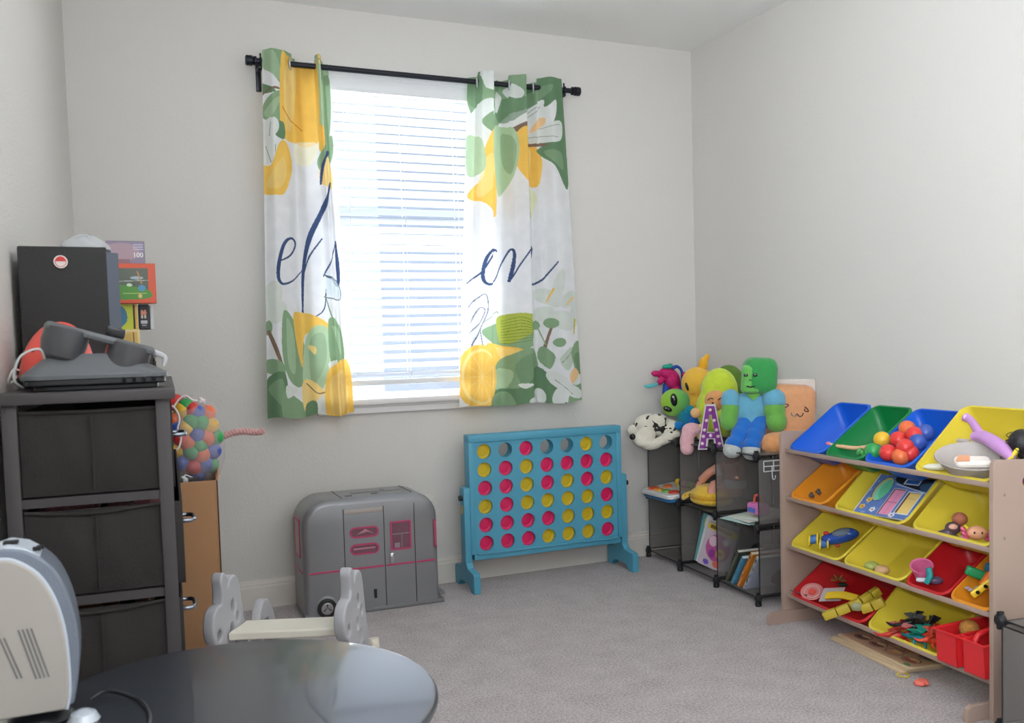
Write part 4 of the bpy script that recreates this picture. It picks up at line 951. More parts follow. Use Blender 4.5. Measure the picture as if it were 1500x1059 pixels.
MB().ell((0, 0, .05), .018, 16).build('head', cloth((226, 214, 208)), t); MB().ell((0, 0, .02), (.014, .014, .02), 14).build('body', cloth((226, 180, 176)), t)
for s in (-1, 1): MB().ell((s * .01, 0, .075), (.005, .005, .016), 10).build('ear', cloth((226, 214, 208)), t)
for s in (-1, 1): MB().ell((s * .009, 0, .0), (.007, .007, .008), 10).build('foot', cloth((196, 130, 120)), t)
# loose papers and soft toys, upper right cube
t = None
PAP = [(.86, .03, (186, 214, 208), 'mint green sheet of card lying lowest on the upper right cube shelf', 8), (.88, .05, (244, 240, 236), 'white paper sheet with red edge lying on the upper right cube shelf', -6), (.90, .06, (226, 236, 220), 'pale green paper lying on top of the white sheet in the cube shelf', 3)]
for k, (s, d, cc, lb, rz_) in enumerate(PAP):
    o = MB().box(-.10, .10, -.10, .12, 0, .003).build('paper_sheet', mat('paper%d' % k, cc, .8)); o.location = cl(s, d + .06, zm + .004 + k * .009); o.rotation_euler = (math.radians(4 + k), math.radians(-2 * k), cs_ang + math.radians(rz_)); tag(o, lb, 'paper', 'papers in the cube shelf')
t = thing('toy_handbag', 'pink and purple toy handbag on the papers in the upper right cube', 'toy bag', cl(.93, .08, zm + .034), cs_ang)
MB().box(-.05, .05, -.03, .03, 0, .05, bev=.012).build('body', plastic((226, 130, 196)), t); MB().tube([(-.03, 0, .045), (-.02, 0, .08), (.02, 0, .08), (.03, 0, .045)], .006, 8, smooth=5).build('handle', plastic((240, 110, 90)), t)
MB().box(-.03, .02, -.034, -.03, .01, .03).build('patch', plastic((90, 120, 210)), t)
t = thing('orange_soft_toy', 'orange and blue soft toy lying behind the end panel of the cube shelf', 'soft toy', cl(.95, .24, zm + .034), cs_ang)
blob('body', [((-.01, 0, .03), (.055, .05, .03)), ((.02, .0, .06), (.03, .03, .03))], cloth((240, 120, 100)), t); MB().ell((.045, -.01, .018), (.022, .03, .018), 16).build('patch', cloth((110, 160, 220)), t)
# books
def book(label, s, d, w_, h_, th_, cover, tilt, fn=None, z=zb0, base=None, group='books in the lower cubes', yaw=32):
    """book standing with its cover facing the room, leaning"""
    M_ = CSM @ T((s, d, z)) @ R('Z', yaw) @ R('Y', tilt)
    t = thing('book', label, 'book', (0, 0, 0), 0, group); t.matrix_world = M_
    MB().box(-w_ / 2 + .002, w_ / 2 - .002, .0012, th_ - .0012, .002, h_ - .002).build('pages', mat('pages', (240, 236, 226), .8), t, False)
    b = MB().box(-w_ / 2, w_ / 2, 0, .0012, 0, h_).box(-w_ / 2, w_ / 2, th_ - .0012, th_, 0, h_).box(-w_ / 2, -w_ / 2 + .0012, 0, th_, 0, h_); b.build('cover', plastic(cover), t, False)
    if fn: printed('cover_print', w_ - .004, h_ - .004, fn, t, T((0, -.0008, h_ / 2)), base or cover, .003, .0004)
    return t
def f_fairy(p):
    p.rect(0, 100, 0, 14, (240, 214, 60)); p.rect(8, 80, 3, 11, (120, 100, 40)); p.ell(50, 50, 40, 32, (196, 90, 160)); p.ell(30, 38, 14, 12, (240, 210, 220)); p.ell(62, 60, 14, 12, (240, 200, 60)); p.ell(62, 60, 6, 5, (190, 80, 60)); p.ell(36, 66, 10, 10, (150, 60, 150)); p.ell(70, 30, 10, 8, (240, 240, 240)); p.ell(60, 86, 14, 8, (240, 120, 90)); p.ell(24, 90, 10, 6, (120, 90, 200))
def f_teal(p): p.rect(10, 90, 8, 22, (240, 230, 90)); p.ell(50, 60, 30, 20, (90, 170, 190)); p.rect(15, 80, 86, 92, (240, 240, 240))
def f_busy(seed, pal):
    def g_(p):
        rr = random.Random(seed)
        for k in range(26): p.ell(rr.uniform(0, 100), rr.uniform(0, 100), rr.uniform(5, 18), rr.uniform(4, 14), rr.choice(pal), rr.uniform(0, 180))
        p.rect(8, 92, 6, 14, rr.choice(pal))
    return g_
book('teal picture book at the back of the lower middle cube stack', .435, .125, .17, .235, .010, (50, 150, 160), 10, f_busy(1, [(60, 160, 170), (240, 200, 70), (90, 190, 120), (230, 90, 60)]))
book('green-blue picture book with yellow title leaning in the lower middle cube', .455, .110, .18, .25, .010, (110, 170, 170), 13, f_teal)
book('white paperback leaning behind the flower cover book, lower middle cube', .485, .10, .175, .245, .012, (236, 236, 238), 16)
book('yellow-titled magenta flower activity book, front of the lower middle cube', .515, .085, .165, .225, .010, (206, 190, 200), 18, f_fairy, base=(214, 196, 206))
t = thing('black_backpack', 'black strapped bag behind the leaning books in the lower right cube', 'bag', cl(.845, .20, zb0), cs_ang)
blob('body', [((-.02, 0, .09), (.07, .06, .085)), ((.05, .0, .14), (.07, .05, .05)), ((.04, 0, .06), (.07, .06, .055))], mat('bag_black', (28, 28, 32), .8, bump=.3, bscale=80), t, .006, 5)
MB().tube([(-.08, -.04, .02), (-.09, -.05, .09), (-.05, -.06, .16), (.02, -.06, .19)], .009, 8, smooth=6).build('strap', mat('bag_black', (28, 28, 32), .8), t)
for k, (lb, cc, pal) in enumerate((('dark olive hardback, leftmost of the leaning books in the lower right cube', (84, 88, 74), [(84, 88, 74), (110, 104, 84), (60, 66, 58)]),
        ('light blue hardback second from left in the lower right cube', (90, 160, 196), [(90, 160, 196), (120, 180, 210), (70, 120, 160)]),
        ('orange-edged animal picture book, third in the lower right cube', (240, 150, 50), [(120, 90, 60), (190, 90, 50), (90, 130, 150), (230, 210, 170)]),
        ('white-spined forest picture book, rightmost in the lower right cube', (190, 196, 214), [(60, 90, 60), (130, 60, 50), (90, 120, 90), (40, 50, 60), (170, 150, 90)]))):
    M_ = CSM @ T((.715 + k * .05, .035, zb0)) @ R('Y', 34) @ R('Z', 0)
    h_ = (.20, .175, .215, .205)[k]; w_ = .16
    t = thing('book', lb, 'book', (0, 0, 0), 0, 'leaning books in the lower right cube'); t.matrix_world = M_
    MB().box(.0015, .0165, .002, w_ - .002, .002, h_ - .002).build('pages', mat('pages', (240, 236, 226), .8), t, False)
    MB().box(0, .0015, 0, w_, 0, h_).box(.0165, .018, 0, w_, 0, h_).box(0, .018, w_ - .0015, w_, 0, h_).build('cover', plastic(cc), t, False)
    # front board printed
    printed('cover_print', .016, h_ - .004, f_busy(k + 10, pal), t, T((.009, -.0006, h_ / 2)), cc, .003, .0004)
printed_done = True

# ------------------------------------------------------------------ plush toys on the cube shelf
ZS = zl[2] + .004; FACE = math.radians(-38)
def plush(name, label, px, py, x, cat='plush toy', dz=0, rz=FACE, ref_y=None):
    p = at(px, py, x=x); t = thing(name, label, cat, (p.x, p.y, p.z + dz), rz); return t
EYE = mat('eye_black', (18, 18, 22), .25); EYW = mat('eye_white', (244, 244, 240), .4)
def decal(name, parent, c, r, M, flat=.35, rot=None): return MB().ell(c, (r[0], flat * min(r), r[1]) if len(r) == 2 else r, 18, rot=rot).build(name, M, parent)
# dalmatian dog
def dal_mat(density=.40, name='dalmatian_fur'):
    M = mat(name, (232, 226, 210), 1, bump=.9, bscale=150, spec=.1, sheen=.4); nt = M.node_tree; N = nt.nodes; Lk = nt.links; p = N['Principled BSDF']
    tcn = N.new('ShaderNodeTexCoord'); vo = N.new('ShaderNodeTexNoise'); vo.inputs['Scale'].default_value = 26; vo.inputs['Detail'].default_value = 1
    gt = N.new('ShaderNodeMath'); gt.operation = 'GREATER_THAN'; gt.inputs[1].default_value = .605
    mxx = N.new('ShaderNodeMix'); mxx.data_type = 'RGBA'; mxx.inputs[6].default_value = lin((236, 230, 214)) + (1,); mxx.inputs[7].default_value = lin((44, 42, 42)) + (1,)
    Lk.new(tcn.outputs['Object'], vo.inputs['Vector']); Lk.new(vo.outputs[0], gt.inputs[0]); Lk.new(gt.outputs[0], mxx.inputs[0]); Lk.new(mxx.outputs[2], p.inputs['Base Color'])
    return M
FURW = cloth((236, 230, 214)); DALM = dal_mat()
p = at(957, 632, y=4.09)
t = thing('dalmatian_plush', 'spotted white dalmatian plush dog lying at the left end of the cube shelf', 'plush toy', (p.x, p.y, p.z), FACE)
blob('body', [((-.02, .02, .035), (.085, .06, .058)), ((.06, .03, .015), (.08, .055, .05)), ((.02, .0, .05), (.06, .05, .045))], DALM, t, .005, 5)
blob('head', [((-.035, -.03, -.012), (.052, .045, .042)), ((-.075, -.05, -.03), (.035, .032, .028)), ((-.035, -.07, -.052), (.055, .03, .025))], FURW, t, .005, 5)
MB().ell((-.100, -.075, -.02), (.0165, .012, .0165), 20).build('nose', EYE, t)
blob('ear', [((-.105, .0, .008), (.032, .016, .03)), ((-.075, .01, .012), (.02, .02, .02))], FURW, t, .005, 4)
blob('paw', [((.0, -.06, -.060), (.058, .035, .03), (0, -10, 0)), ((.055, -.05, -.04), (.06, .028, .026), (0, -18, 0))], FURW, t, .005, 5)
blob('paw', [((.09, -.03, -.018), (.055, .03, .024), (0, -8, 0))], DALM, t, .005, 5)
# green alien
def gradmat(name, c1, c2, z0, z1):
    M = mat(name, c1, .95, bump=.7, bscale=170, spec=.1, sheen=.3); nt = M.node_tree; N = nt.nodes; Lk = nt.links; p = N['Principled BSDF']
    tcn = N.new('ShaderNodeTexCoord'); s_ = N.new('ShaderNodeSeparateXYZ'); mr_ = N.new('ShaderNodeMapRange'); mr_.inputs[1].default_value = z0; mr_.inputs[2].default_value = z1
    mxx = N.new('ShaderNodeMix'); mxx.data_type = 'RGBA'; mxx.inputs[6].default_value = lin(c1) + (1,); mxx.inputs[7].default_value = lin(c2) + (1,)
    Lk.new(tcn.outputs['Object'], s_.inputs[0]); Lk.new(s_.outputs[0], mr_.inputs[0]); Lk.new(mr_.outputs[0], mxx.inputs[0]); Lk.new(mxx.outputs[2], p.inputs['Base Color']); return M
t = plush('alien_plush', 'lime to teal alien plush with large black oval eyes behind the dalmatian', 989, 588, 2.71)
blob('head', [((0, 0, 0), (.078, .06, .068)), ((-.01, 0, -.03), (.06, .05, .05))], gradmat('alien_green', (168, 214, 60), (70, 170, 110), -.07, .09), t, .005, 4)
MB().ell((-.002, -.056, .012), (.018, .010, .034), 20, rot=(0, -6, 0)).build('eye', EYE, t)
MB().ell((-.036, -.052, -.036), (.024, .010, .014), 20, rot=(0, 22, 0)).build('eye', EYE, t)
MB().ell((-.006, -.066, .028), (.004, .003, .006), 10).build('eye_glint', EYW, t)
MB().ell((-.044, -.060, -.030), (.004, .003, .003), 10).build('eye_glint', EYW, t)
TEAL = gradmat('alien_teal', (40, 150, 130), (36, 110, 196), 0, .1)
blob('body', [((.06, .0, -.085), (.055, .045, .055)), ((.085, .0, -.11), (.045, .045, .045))], TEAL, t, .005, 4)
blob('arm', [((.075, -.03, -.045), (.026, .018, .03), (0, 40, 0))], cloth((30, 150, 176)), t)
blob('foot', [((.02, -.04, -.125), (.032, .03, .026))], cloth((30, 130, 206)), t); blob('foot', [((.10, -.045, -.10), (.026, .03, .032))], cloth((30, 110, 206)), t)
# sequin mermaid-tail toy
SEQ = mat('sequin_magenta', (206, 36, 116), .25, metal=.55, bump=1, bscale=260, var=.5, vscale=90)
SEB = mat('sequin_blue', (40, 90, 190), .25, metal=.5, bump=1, bscale=260, var=.4, vscale=90); SET = mat('sequin_teal', (40, 170, 150), .3, metal=.4, bump=1, bscale=260)
t = thing('sequin_toy', 'glittery magenta and blue sequin toy with curled tail in the shelf corner', 'plush toy', at(977, 562, y=4.17), math.radians(-12))
blob('body', [((.03, 0, .02), (.045, .03, .06), (0, -14, 0)), ((.045, 0, -.05), (.03, .03, .07)), ((-.0, 0, .055), (.04, .028, .03))], SEQ, t, .005, 3)
blob('tail_fin', [((-.055, 0, .055), (.035, .012, .018), (0, 8, 0)), ((-.03, 0, .02), (.035, .012, .018), (0, -40, 0)), ((-.02, 0, .06), (.025, .012, .025))], SEQ, t, .004, 2)
blob('side', [((-.0, .01, -.03), (.022, .02, .06), (0, 8, 0)), ((.015, .02, -.09), (.02, .02, .06))], SEB, t, .005, 3)
blob('belly', [((.03, -.01, -.06), (.03, .02, .03))], SET, t, .005, 3)
blob('crest', [((-.005, 0, .09), (.022, .014, .014)), ((.02, 0, .095), (.016, .012, .014))], SET, t, .004, 2)
MB().tube([(.03, 0, .08), (.06, 0, .09), (.085, 0, .065), (.09, .0, .01), (.075, 0, -.05)], [.012, .008, .007, .012, .014], 12, smooth=6).build('tail_loop', SEB, t)
MB().tube([(-.04, 0, .01), (-.075, -.01, -.005), (-.11, -.01, -.01), (-.13, -.01, -.005)], [.006, .009, .010, .004], 10, Sc(1, .5, 1), smooth=6).build('ribbon', mat('ribbon_teal', (90, 190, 200), .5), t)
blob('bow', [((.10, -.01, .045), (.02, .012, .016)), ((.115, -.01, .03), (.014, .012, .016)), ((.10, -.01, .02), (.014, .012, .012))], SEQ, t, .004, 2)
# yellow round-head plush
t = plush('yellow_plush', 'smooth yellow plush with pointed topknot and dark shiny eyes behind the alien', 1022, 562, 2.83)
blob('body', [((0, 0, .0), (.088, .075, .09)), ((.0, 0, -.10), (.07, .06, .08))], cloth((248, 196, 74)), t, .006, 5)
blob('topknot', [((.03, 0, .10), (.026, .026, .04), (0, 10, 0)), ((.045, 0, .13), (.016, .018, .03), (0, 28, 0))], cloth((248, 186, 50)), t, .005, 4)
MB().ell((.035, -.066, -.018), (.021, .012, .023), 20).build('eye_white', EYW, t); MB().ell((.035, -.077, -.02), (.016, .008, .019), 20).build('eye', EYE, t)
MB().ell((-.052, -.058, -.012), (.008, .010, .023), 18, rot=(0, -16, 0)).build('eye', EYE, t); MB().ell((-.02, -.080, -.045), (.011, .006, .006), 14).build('mouth', plastic((240, 150, 60)), t)
MB().ell((.03, -.06, -.085), (.03, .02, .014), 14).build('collar', cloth((90, 60, 50)), t)
# avocado plush
AV = mat('avocado_fur', (206, 226, 70), 1, bump=1, bscale=60, sheen=.4, var=.16, vscale=30, spec=.1)
t = plush('avocado_plush', 'fluffy lime avocado plush with a tan smiling pit face, centre of the shelf', 1054, 590, 2.775)
blob('body', [((0, 0, .06), (.092, .07, .115)), ((.0, 0, -.03), (.118, .08, .13)), ((.01, 0, -.07), (.115, .08, .10))], AV, t, .006, 4)
blob('peel', [((.045, .045, .03), (.10, .06, .16))], cloth((96, 130, 50)), t, .006, 4)
MB().ell((-.015, -.058, .014), (.056, .045, .054), 24).build('face', cloth((236, 168, 110)), t)
for x in (-.04, .01): MB().tube([(x - .014, -.100, .02), (x, -.105, .03), (x + .014, -.103, .026)], .0022, 6, smooth=4).build('eye', EYE, t)
MB().ell((-.03, -.101, .006), (.006, .004, .004), 10).build('mouth', EYE, t)
for x, z in ((-.115, -.045), (.125, -.135)): MB().ell((x, -.06, z), (.026, .022, .026), 16).build('hand', cloth((238, 190, 130)), t)
# pink plush leg hanging over the edge
t = plush('pink_plush', 'soft pink plush leg and paw hanging over the shelf edge beside the letter', 1010, 640, 2.605)
blob('leg', [((-.012, -.015, -.018), (.036, .03, .062), (0, 6, 0)), ((.012, .0, .035), (.05, .04, .036)), ((-.012, -.02, -.055), (.034, .03, .034))], cloth((236, 184, 192)), t, .005, 5)
blob('bow', [((.055, .0, .045), (.022, .02, .022)), ((.05, .0, .015), (.02, .016, .03))], cloth((240, 206, 150)), t)
# marquee letter A
t = plush('marquee_letter', 'white marquee letter A with glittery purple face and round bulbs', 1041, 626, 2.60, 'letter light')
def aout(w_, h_, sw): return [(-w_ / 2, 0), (-w_ / 2 + sw, 0), (-w_ / 2 + sw + .012, .045), (w_ / 2 - sw - .012, .045), (w_ / 2 - sw, 0), (w_ / 2, 0), (.026, h_), (-.026, h_)]
hA = .215; tri = [(-.017, .083), (.017, .083), (.003, .165), (-.003, .165)]
LW = plastic((214, 208, 214)); Mz = T((0, 0, -.107)) @ R('X', 90)
plate('letter_body', [[(-.062, 0), (-.018, 0), (-.012, .05), (.012, .05), (.018, 0), (.062, 0), (.024, hA), (-.024, hA)], tri], .045, LW, t, Mz @ T((0, 0, -.022)), bev=.001)
pf = plate('letter_face', [[(-.055, .006), (-.025, .006), (-.020, .055), (.020, .055), (.025, .006), (.055, .006), (.019, hA - .006), (-.019, hA - .006)], [(-.019, .08), (.019, .08), (.005, .168), (-.005, .168)]], .002, mat('glitter_purple', (140, 50, 150), .4, bump=.6, bscale=400, var=.2, vscale=200), t, Mz @ T((0, 0, .002)))
for x, z in ((0, .19), (-.018, .14), (.018, .14), (-.028, .095), (0, .068), (.028, .095), (-.04, .03), (.04, .03), (.034, .065), (-.034, .065)):
    MB().ell((x, -.008, z - .107), .0085, 14).build('bulb', mat('bulb', (244, 216, 226), .3), t)
MB().box(.03, .12, .0, .002, -.105, -.100).build('base_strip', LW, t) if False else None
# block-headed doll, plain
t = plush('block_head_doll', 'sitting plush doll with square green head, sky-blue shirt and blue trousers', 1104, 600, 2.69)
GN = cloth((62, 156, 84)); GLT = cloth((112, 176, 80)); SKY = cloth((108, 174, 202)); BLJ = cloth((40, 112, 200)); GYS = cloth((186, 190, 188))
def rbox(c, d, r, rot=None):
    b = MB(); Mx = T(Vector(c)) @ (Euler([math.radians(a) for a in (rot or (0, 0, 0))]).to_matrix().to_4x4()); b.cbox((0, 0, 0), d, Mx, bev=r, seg=5); return b
def puff(o, lv=2):
    md = o.modifiers.new('s', 'SUBSURF'); md.levels = 1; md.render_levels = 1; return o
rbox((.028, .0, .155), (.150, .13, .168), .044, (0, 4, 14)).build('head', GN, t, True, angle=180)
rbox((-.012, -.046, .142), (.082, .05, .125), .016, (0, 4, 14)).build('face', cloth((112, 190, 96)), t, True, angle=180)
for x in (-.032, .008): MB().box(x - .009, x + .009, -.0785, -.073, .155, .168, bev=.002).build('eye', EYE, t)
MB().box(-.020, -.006, -.0795, -.073, .137, .143, bev=.002).build('nose', cloth((60, 110, 60)), t)
MB().tube([(-.03, -.078, .112), (-.012, -.081, .108), (.006, -.078, .112)], .003, 8).build('mouth', EYE, t)
blob('torso', [((-.015, 0, .0), (.080, .05, .085)), ((-.02, 0, .04), (.085, .045, .04)), ((-.02, 0, -.05), (.066, .05, .04))], SKY, t, .006, 5)
MB().prism([(-.035, .075), (.03, .075), (.0, .045)], .012, T((0, -.040, 0)) @ R('X', 90)).build('collar_point', GLT, t)
for s, x0, x1, z1, rr in ((-1, -.095, -.112, -.03, .042), (1, .082, .098, -.04, .050)):
    b = blob('arm', [((x0 + s * .006, -.02, .045), (rr, rr * .9, .05)), ((x1 * .55 + x0 * .45, -.03, .0), (rr * .98, rr * .9, .05)), ((x1, -.035, z1 - .01), (rr * .95, rr * .9, .055))], GLT, t, .006, 5)
    blob('sleeve', [((x0 + s * .006, -.02, .052), (rr * 1.06, rr * .98, .046)), ((x0 + s * .008, -.022, .035), (rr * 1.06, rr * .98, .03))], SKY, t, .006, 4)
for s, pts, fx in ((-1, [(-.035, -.01, -.06), (-.062, -.05, -.11), (-.088, -.075, -.150)], (-.098, -.085, -.178)), (1, [(.02, -.01, -.06), (.0, -.06, -.12), (-.012, -.085, -.158)], (-.014, -.095, -.185))):
    e = [(pts[0], (.046, .045, .045)), (((pts[0][0] + pts[1][0]) / 2, (pts[0][1] + pts[1][1]) / 2, (pts[0][2] + pts[1][2]) / 2), (.045, .042, .045)), (pts[1], (.044, .042, .045)), (pts[2], (.042, .040, .04))]
    blob('leg', e, BLJ, t, .006, 5)
    blob('shoe', [(fx, (.042, .046, .036)), ((fx[0], fx[1] + .005, fx[2] + .018), (.04, .04, .02))], GYS, t, .006, 5)
# tan square plush pillow
t = plush('tan_plush_pillow', 'large tan square plush pillow with drawn smiling face at the rack end', 1158, 606, 2.84)
TAN = cloth((224, 162, 118))
MB().cbox((.0, 0, 0), (.215, .11, .27), T((0, 0, 0)) @ R('Y', 4), bev=.05, seg=5).build('body', TAN, t, True, angle=180)
b = MB().tube([(.0, -.0565, .008), (.006, -.0575, -.004), (.018, -.0580, -.006), (.026, -.0580, .004), (.036, -.0580, -.008), (.048, -.0575, -.004), (.052, -.0565, .008)], .0022, 6, smooth=5); b.build('mouth', EYE, t)
MB().tube([(.058, -.056, .036), (.070, -.055, .026), (.076, -.054, .014)], .0022, 6, smooth=4).build('eye', EYE, t); MB().tube([(.062, -.056, .028), (.058, -.056, .018), (.074, -.054, .012)], .0022, 6, smooth=4).build('eye', EYE, t)
MB().tube([(-.03, -.057, .05), (-.01, -.057, .044), (-.026, -.057, .032)], .0022, 6, smooth=4).build('eye', EYE, t)
MB().cbox((.02, .07, .01), (.19, .03, .29), bev=.014, seg=3).build('back_slab', cloth((226, 214, 206)), t, True, angle=180)  # pale rounded slab standing behind the pillow body
t = plush('tan_ball_plush', 'rounded tan plush at the feet of the block-headed doll, with black button', 1140, 650, 2.74)
blob('body', [((0, 0, .0), (.085, .06, .055)), ((-.03, 0, -.0), (.055, .06, .048))], cloth((226, 160, 106)), t, .006, 5)
MB().ell((.022, -.05, .045), (.018, .012, .018), 18).build('button', EYE, t)

# ------------------------------------------------------------------ toy bin rack
WD = mat('rack_wood', (170, 147, 134), .55, bump=.06, bscale=18, var=.05, vscale=6)
RKA = math.atan2(-.9944, -.1056)
RKM = T((2.5, 2.945, 0)) @ Matrix.Rotation(RKA, 4, 'Z')
rk = thing('toy_bin_rack', 'beige wooden bin rack with four tilted tiers holding coloured plastic bins', 'toy storage rack', (2.5, 2.945, 0), RKA)
def rk_pt(s, d, z): return RKM @ Vector((s, d, z))
PX = Matrix(((0, 0, 1, 0), (1, 0, 0, 0), (0, 1, 0, 0), (0, 0, 0, 1)))   # xy outline -> yz plane, thickness along x
for x in (-.028, 1.045):
    prof = [(-.022, .0), (.34, 0), (.34, .77)] + [(-.022 + .02 - .02 * math.sin(math.radians(a)), .765 + .02 * math.cos(math.radians(a))) for a in (0, 30, 60, 90)]
    hole = [(a, c) for a, c in rrect(.088, .20, .700, .728, .0125, 5)]
    pn = plate('side_panel', [prof, hole], .017, WD, rk, T((x + .0085, 0, 0)) @ PX, bev=.002)
    fp = [(-.105, 0), (.40, 0), (.40, .05), (-.085, .05), (-.10, .04), (-.105, .025)]
    plate('foot', [fp], .017, WD, rk, T((x + (.0255 if x < 0 else -.0085), 0, 0)) @ PX, bev=.002)
for z in (.3, .55, .68): MB().lathe([(0, 0), (.005, 0), (.004, .001), (0, .001)], 12, T((1.0621, .02, z)) @ R('Y', 90), cap=False).build('screw', mat('screw', (150, 140, 130), .4, metal=.6), rk)
MB().lathe([(0, 0), (.003, 0), (0, .001)], 10, T((-.04, -.06, .03))).build('screw', mat('screw', (150, 140, 130), .4, metal=.6), rk)
ZR = [.706, .510, .312, .108]
for z in ZR:
    MB().box(-.012, 1.046, -.006, .004, z - .009, z + .009, bev=.004).build('front_rail', WD, rk)
    MB().cyl((-.012, .240, z + .017), (1.046, .240, z + .017), .007, 12).build('rear_rail', WD, rk)
TILT = 36
def bin_(color_name, rgb, s0, s1, row, label, h=.115, D=.30, wavy=0):
    M_ = RKM @ T(((s0 + s1) / 2, -.006, ZR[row] + .012)) @ R('X', TILT)
    t = thing('storage_bin', label, 'storage bin', (0, 0, 0), 0, 'plastic bins on the rack'); t.matrix_world = M_
    W = s1 - s0; r = .03; v = []; f = []
    def ring(sx, sy, z, lip=0):
        w2 = W / 2 * sx + lip; y0 = D / 2 - D / 2 * sy - lip; y1 = D / 2 + D / 2 * sy + lip
        out = []
        for x, y in rrect(-w2, w2, y0, y1, min(r, w2 * .6) + lip, 6):
            k = (z + h) / h if z > -h else 0
            tt = max(0, min(1, (y / D - .12) / .5)); wv = wavy * (tt * tt * (3 - 2 * tt)) if wavy else 0
            sag = -.010 * math.cos(PI * x / W) * max(0, 1 - y / (D * .35)) if wavy else -.003 * math.cos(PI * x / W) * max(0, 1 - y / (D * .35))
            out.append((x, y, z + (wv + sag) * max(0, k)))
        return out
    layers = [ring(.60, .62, -h), ring(.66, .66, -h + .004), ring(.94, .94, -.018), ring(.955, .955, -.014), ring(.96, .96, -.012, .004), ring(.97, .97, -.002, .006), ring(.965, .965, .002, .003), ring(.945, .945, .001), ring(.925, .93, -.014), ring(.66, .67, -h + .008), ring(.58, .60, -h + .004)]
    n = len(layers[0])
    for L in layers: v += L
    for k in range(len(layers) - 1):
        for i in range(n): j = (i + 1) % n; f.append((k * n + i, k * n + j, (k + 1) * n + j, (k + 1) * n + i))
    f += [tuple(range(n))[::-1], tuple(range((len(layers) - 1) * n, len(layers) * n))]
    b = MB()._add(v, f); bmesh.ops.recalc_face_normals(b.bm, faces=b.bm.faces)
    o = b.build('tub', mat('bin_' + color_name, rgb, .38, spec=.45, bump=.02, bscale=50, transl=.06), t, True, angle=60)
    return M_
def inb(M_, px, py, q):
    """where the view ray of a photo pixel meets the plane q below the rim of a bin"""
    n = (M_.to_3x3() @ Vector((0, 0, 1))).normalized(); o = M_ @ Vector((0, 0, -q))
    r = AX_R * ((px - CX) / F) + AX_D * ((py - CY) / F) + AX_F
    return CAM + r * ((o - CAM).dot(n) / r.dot(n))
cB = (22, 98, 214); cG = (12, 128, 66); cY = (230, 208, 66); cO = (240, 154, 40); cR = (206, 32, 40)
B11 = bin_('blue', cB, .008, .225, 0, 'empty blue bin at the left of the top tier')
B12 = bin_('green', cG, .236, .448, 0, 'green bin on the top tier holding doll legs')
B13 = bin_('blue', cB, .458, .688, 0, 'blue bin on the top tier full of play balls')
B14 = bin_('yellow', cY, .705, 1.035, 0, 'large yellow bin on the top tier holding a grey bowl and purple scoop', wavy=.03)
B21 = bin_('orange', cO, .008, .235, 1, 'orange bin at the left of the second tier')
B22 = bin_('yellow', cY, .285, .665, 1, 'wide yellow bin on the second tier with a toy house front', wavy=.03)
B23 = bin_('yellow', cY, .692, 1.035, 1, 'yellow bin at the right of the second tier with two small dolls', wavy=.03)
B31 = bin_('yellow', cY, .004, .325, 2, 'yellow bin at the left of the third tier with a blue toy vehicle')
B32 = bin_('yellow', cY, .336, .655, 2, 'nearly empty yellow bin in the middle of the third tier')
B33 = bin_('red', cR, .664, .850, 2, 'red bin on the third tier holding a pink toy cup')
B34 = bin_('orange', cO, .862, 1.035, 2, 'orange bin at the right of the third tier full of bright plastic pieces')
B41 = bin_('red', cR, .004, .455, 3, 'wide red bin on the bottom tier with a yellow block chain')
B42 = bin_('yellow', cY, .466, .835, 3, 'wide yellow bin on the bottom tier with black and red dragon toys', wavy=.03)
# red caddy
M_ = RKM @ T((.942, -.03, ZR[3] + .012)) @ R('X', 4)
t = thing('red_caddy', 'red plastic divided caddy with handle at the right of the bottom tier', 'caddy', (0, 0, 0)); t.matrix_world = M_
CR_ = mat('bin_red2', (232, 44, 50), .38)
b = MB()
for x0, x1 in ((-.098, -.012), (.014, .098)):
    for q in ((x0, x1, 0, .004, 0, .105), (x0, x1, .10, .104, 0, .105), (x0, x0 + .004, 0, .104, 0, .105), (x1 - .004, x1, 0, .104, 0, .105), (x0, x1, 0, .104, 0, .004)): b.box(*q)
b.box(-.012, .014, .02, .024, 0, .105).box(-.1, .1, -.006, .0, .1, .107).box(-.104, -.098, -.006, .21, .1, .107).box(.098, .104, -.006, .21, .1, .107)
for q in ((-.098, .098, .206, .21, 0, .105), (-.098, -.094, .104, .21, 0, .105), (.094, .098, .104, .21, 0, .105), (-.098, .098, .104, .21, 0, .004)): b.box(*q)
b.build('compartments', CR_, t, True, .0015)
MB().tube([(.03, .03, .085), (.032, .05, .112), (.036, .10, .120), (.04, .15, .112), (.042, .175, .09)], .009, 12, Sc(1, 1, 1), smooth=6).build('handle', CR_, t)

# --- contents of the bins
def item(name, label, cat, p, rz=FACE, group=None, rot=None): return thing(name, label, cat, p, rz, group, rot)
for px, py, cn, q in ((1292, 644, 'yellow', .0), (1316, 644, 'red', .0), (1329, 628, 'orange', .01), (1339, 637, 'red', .0), (1326, 655, 'red', -.006), (1301, 663, 'red', -.004), (1279, 661, 'green', .012), (1319, 669, 'orange', .010), (1344, 648, 'blue', .012), (1356, 634, 'blue', .016), (1333, 664, 'red', .018)):
    o = MB().ell((0, 0, 0), .030, 28).build('play_ball', ballmat(cn)); o.location = inb(B13, px, py, q)
    pos = {1316: 'beside the yellow one', 1339: 'farthest back of the red ones', 1326: 'in the middle of the pile', 1301: 'nearest the front rim', 1333: 'half hidden at the right rim', 1329: 'highest of the pile', 1319: 'at the front rim', 1344: 'nearer the front', 1356: 'in the back right corner'}.get(px, 'at the left side')
    tag(o, '%s play ball in the blue bin, %s' % (cn, pos), 'ball', 'play balls in the blue bin')
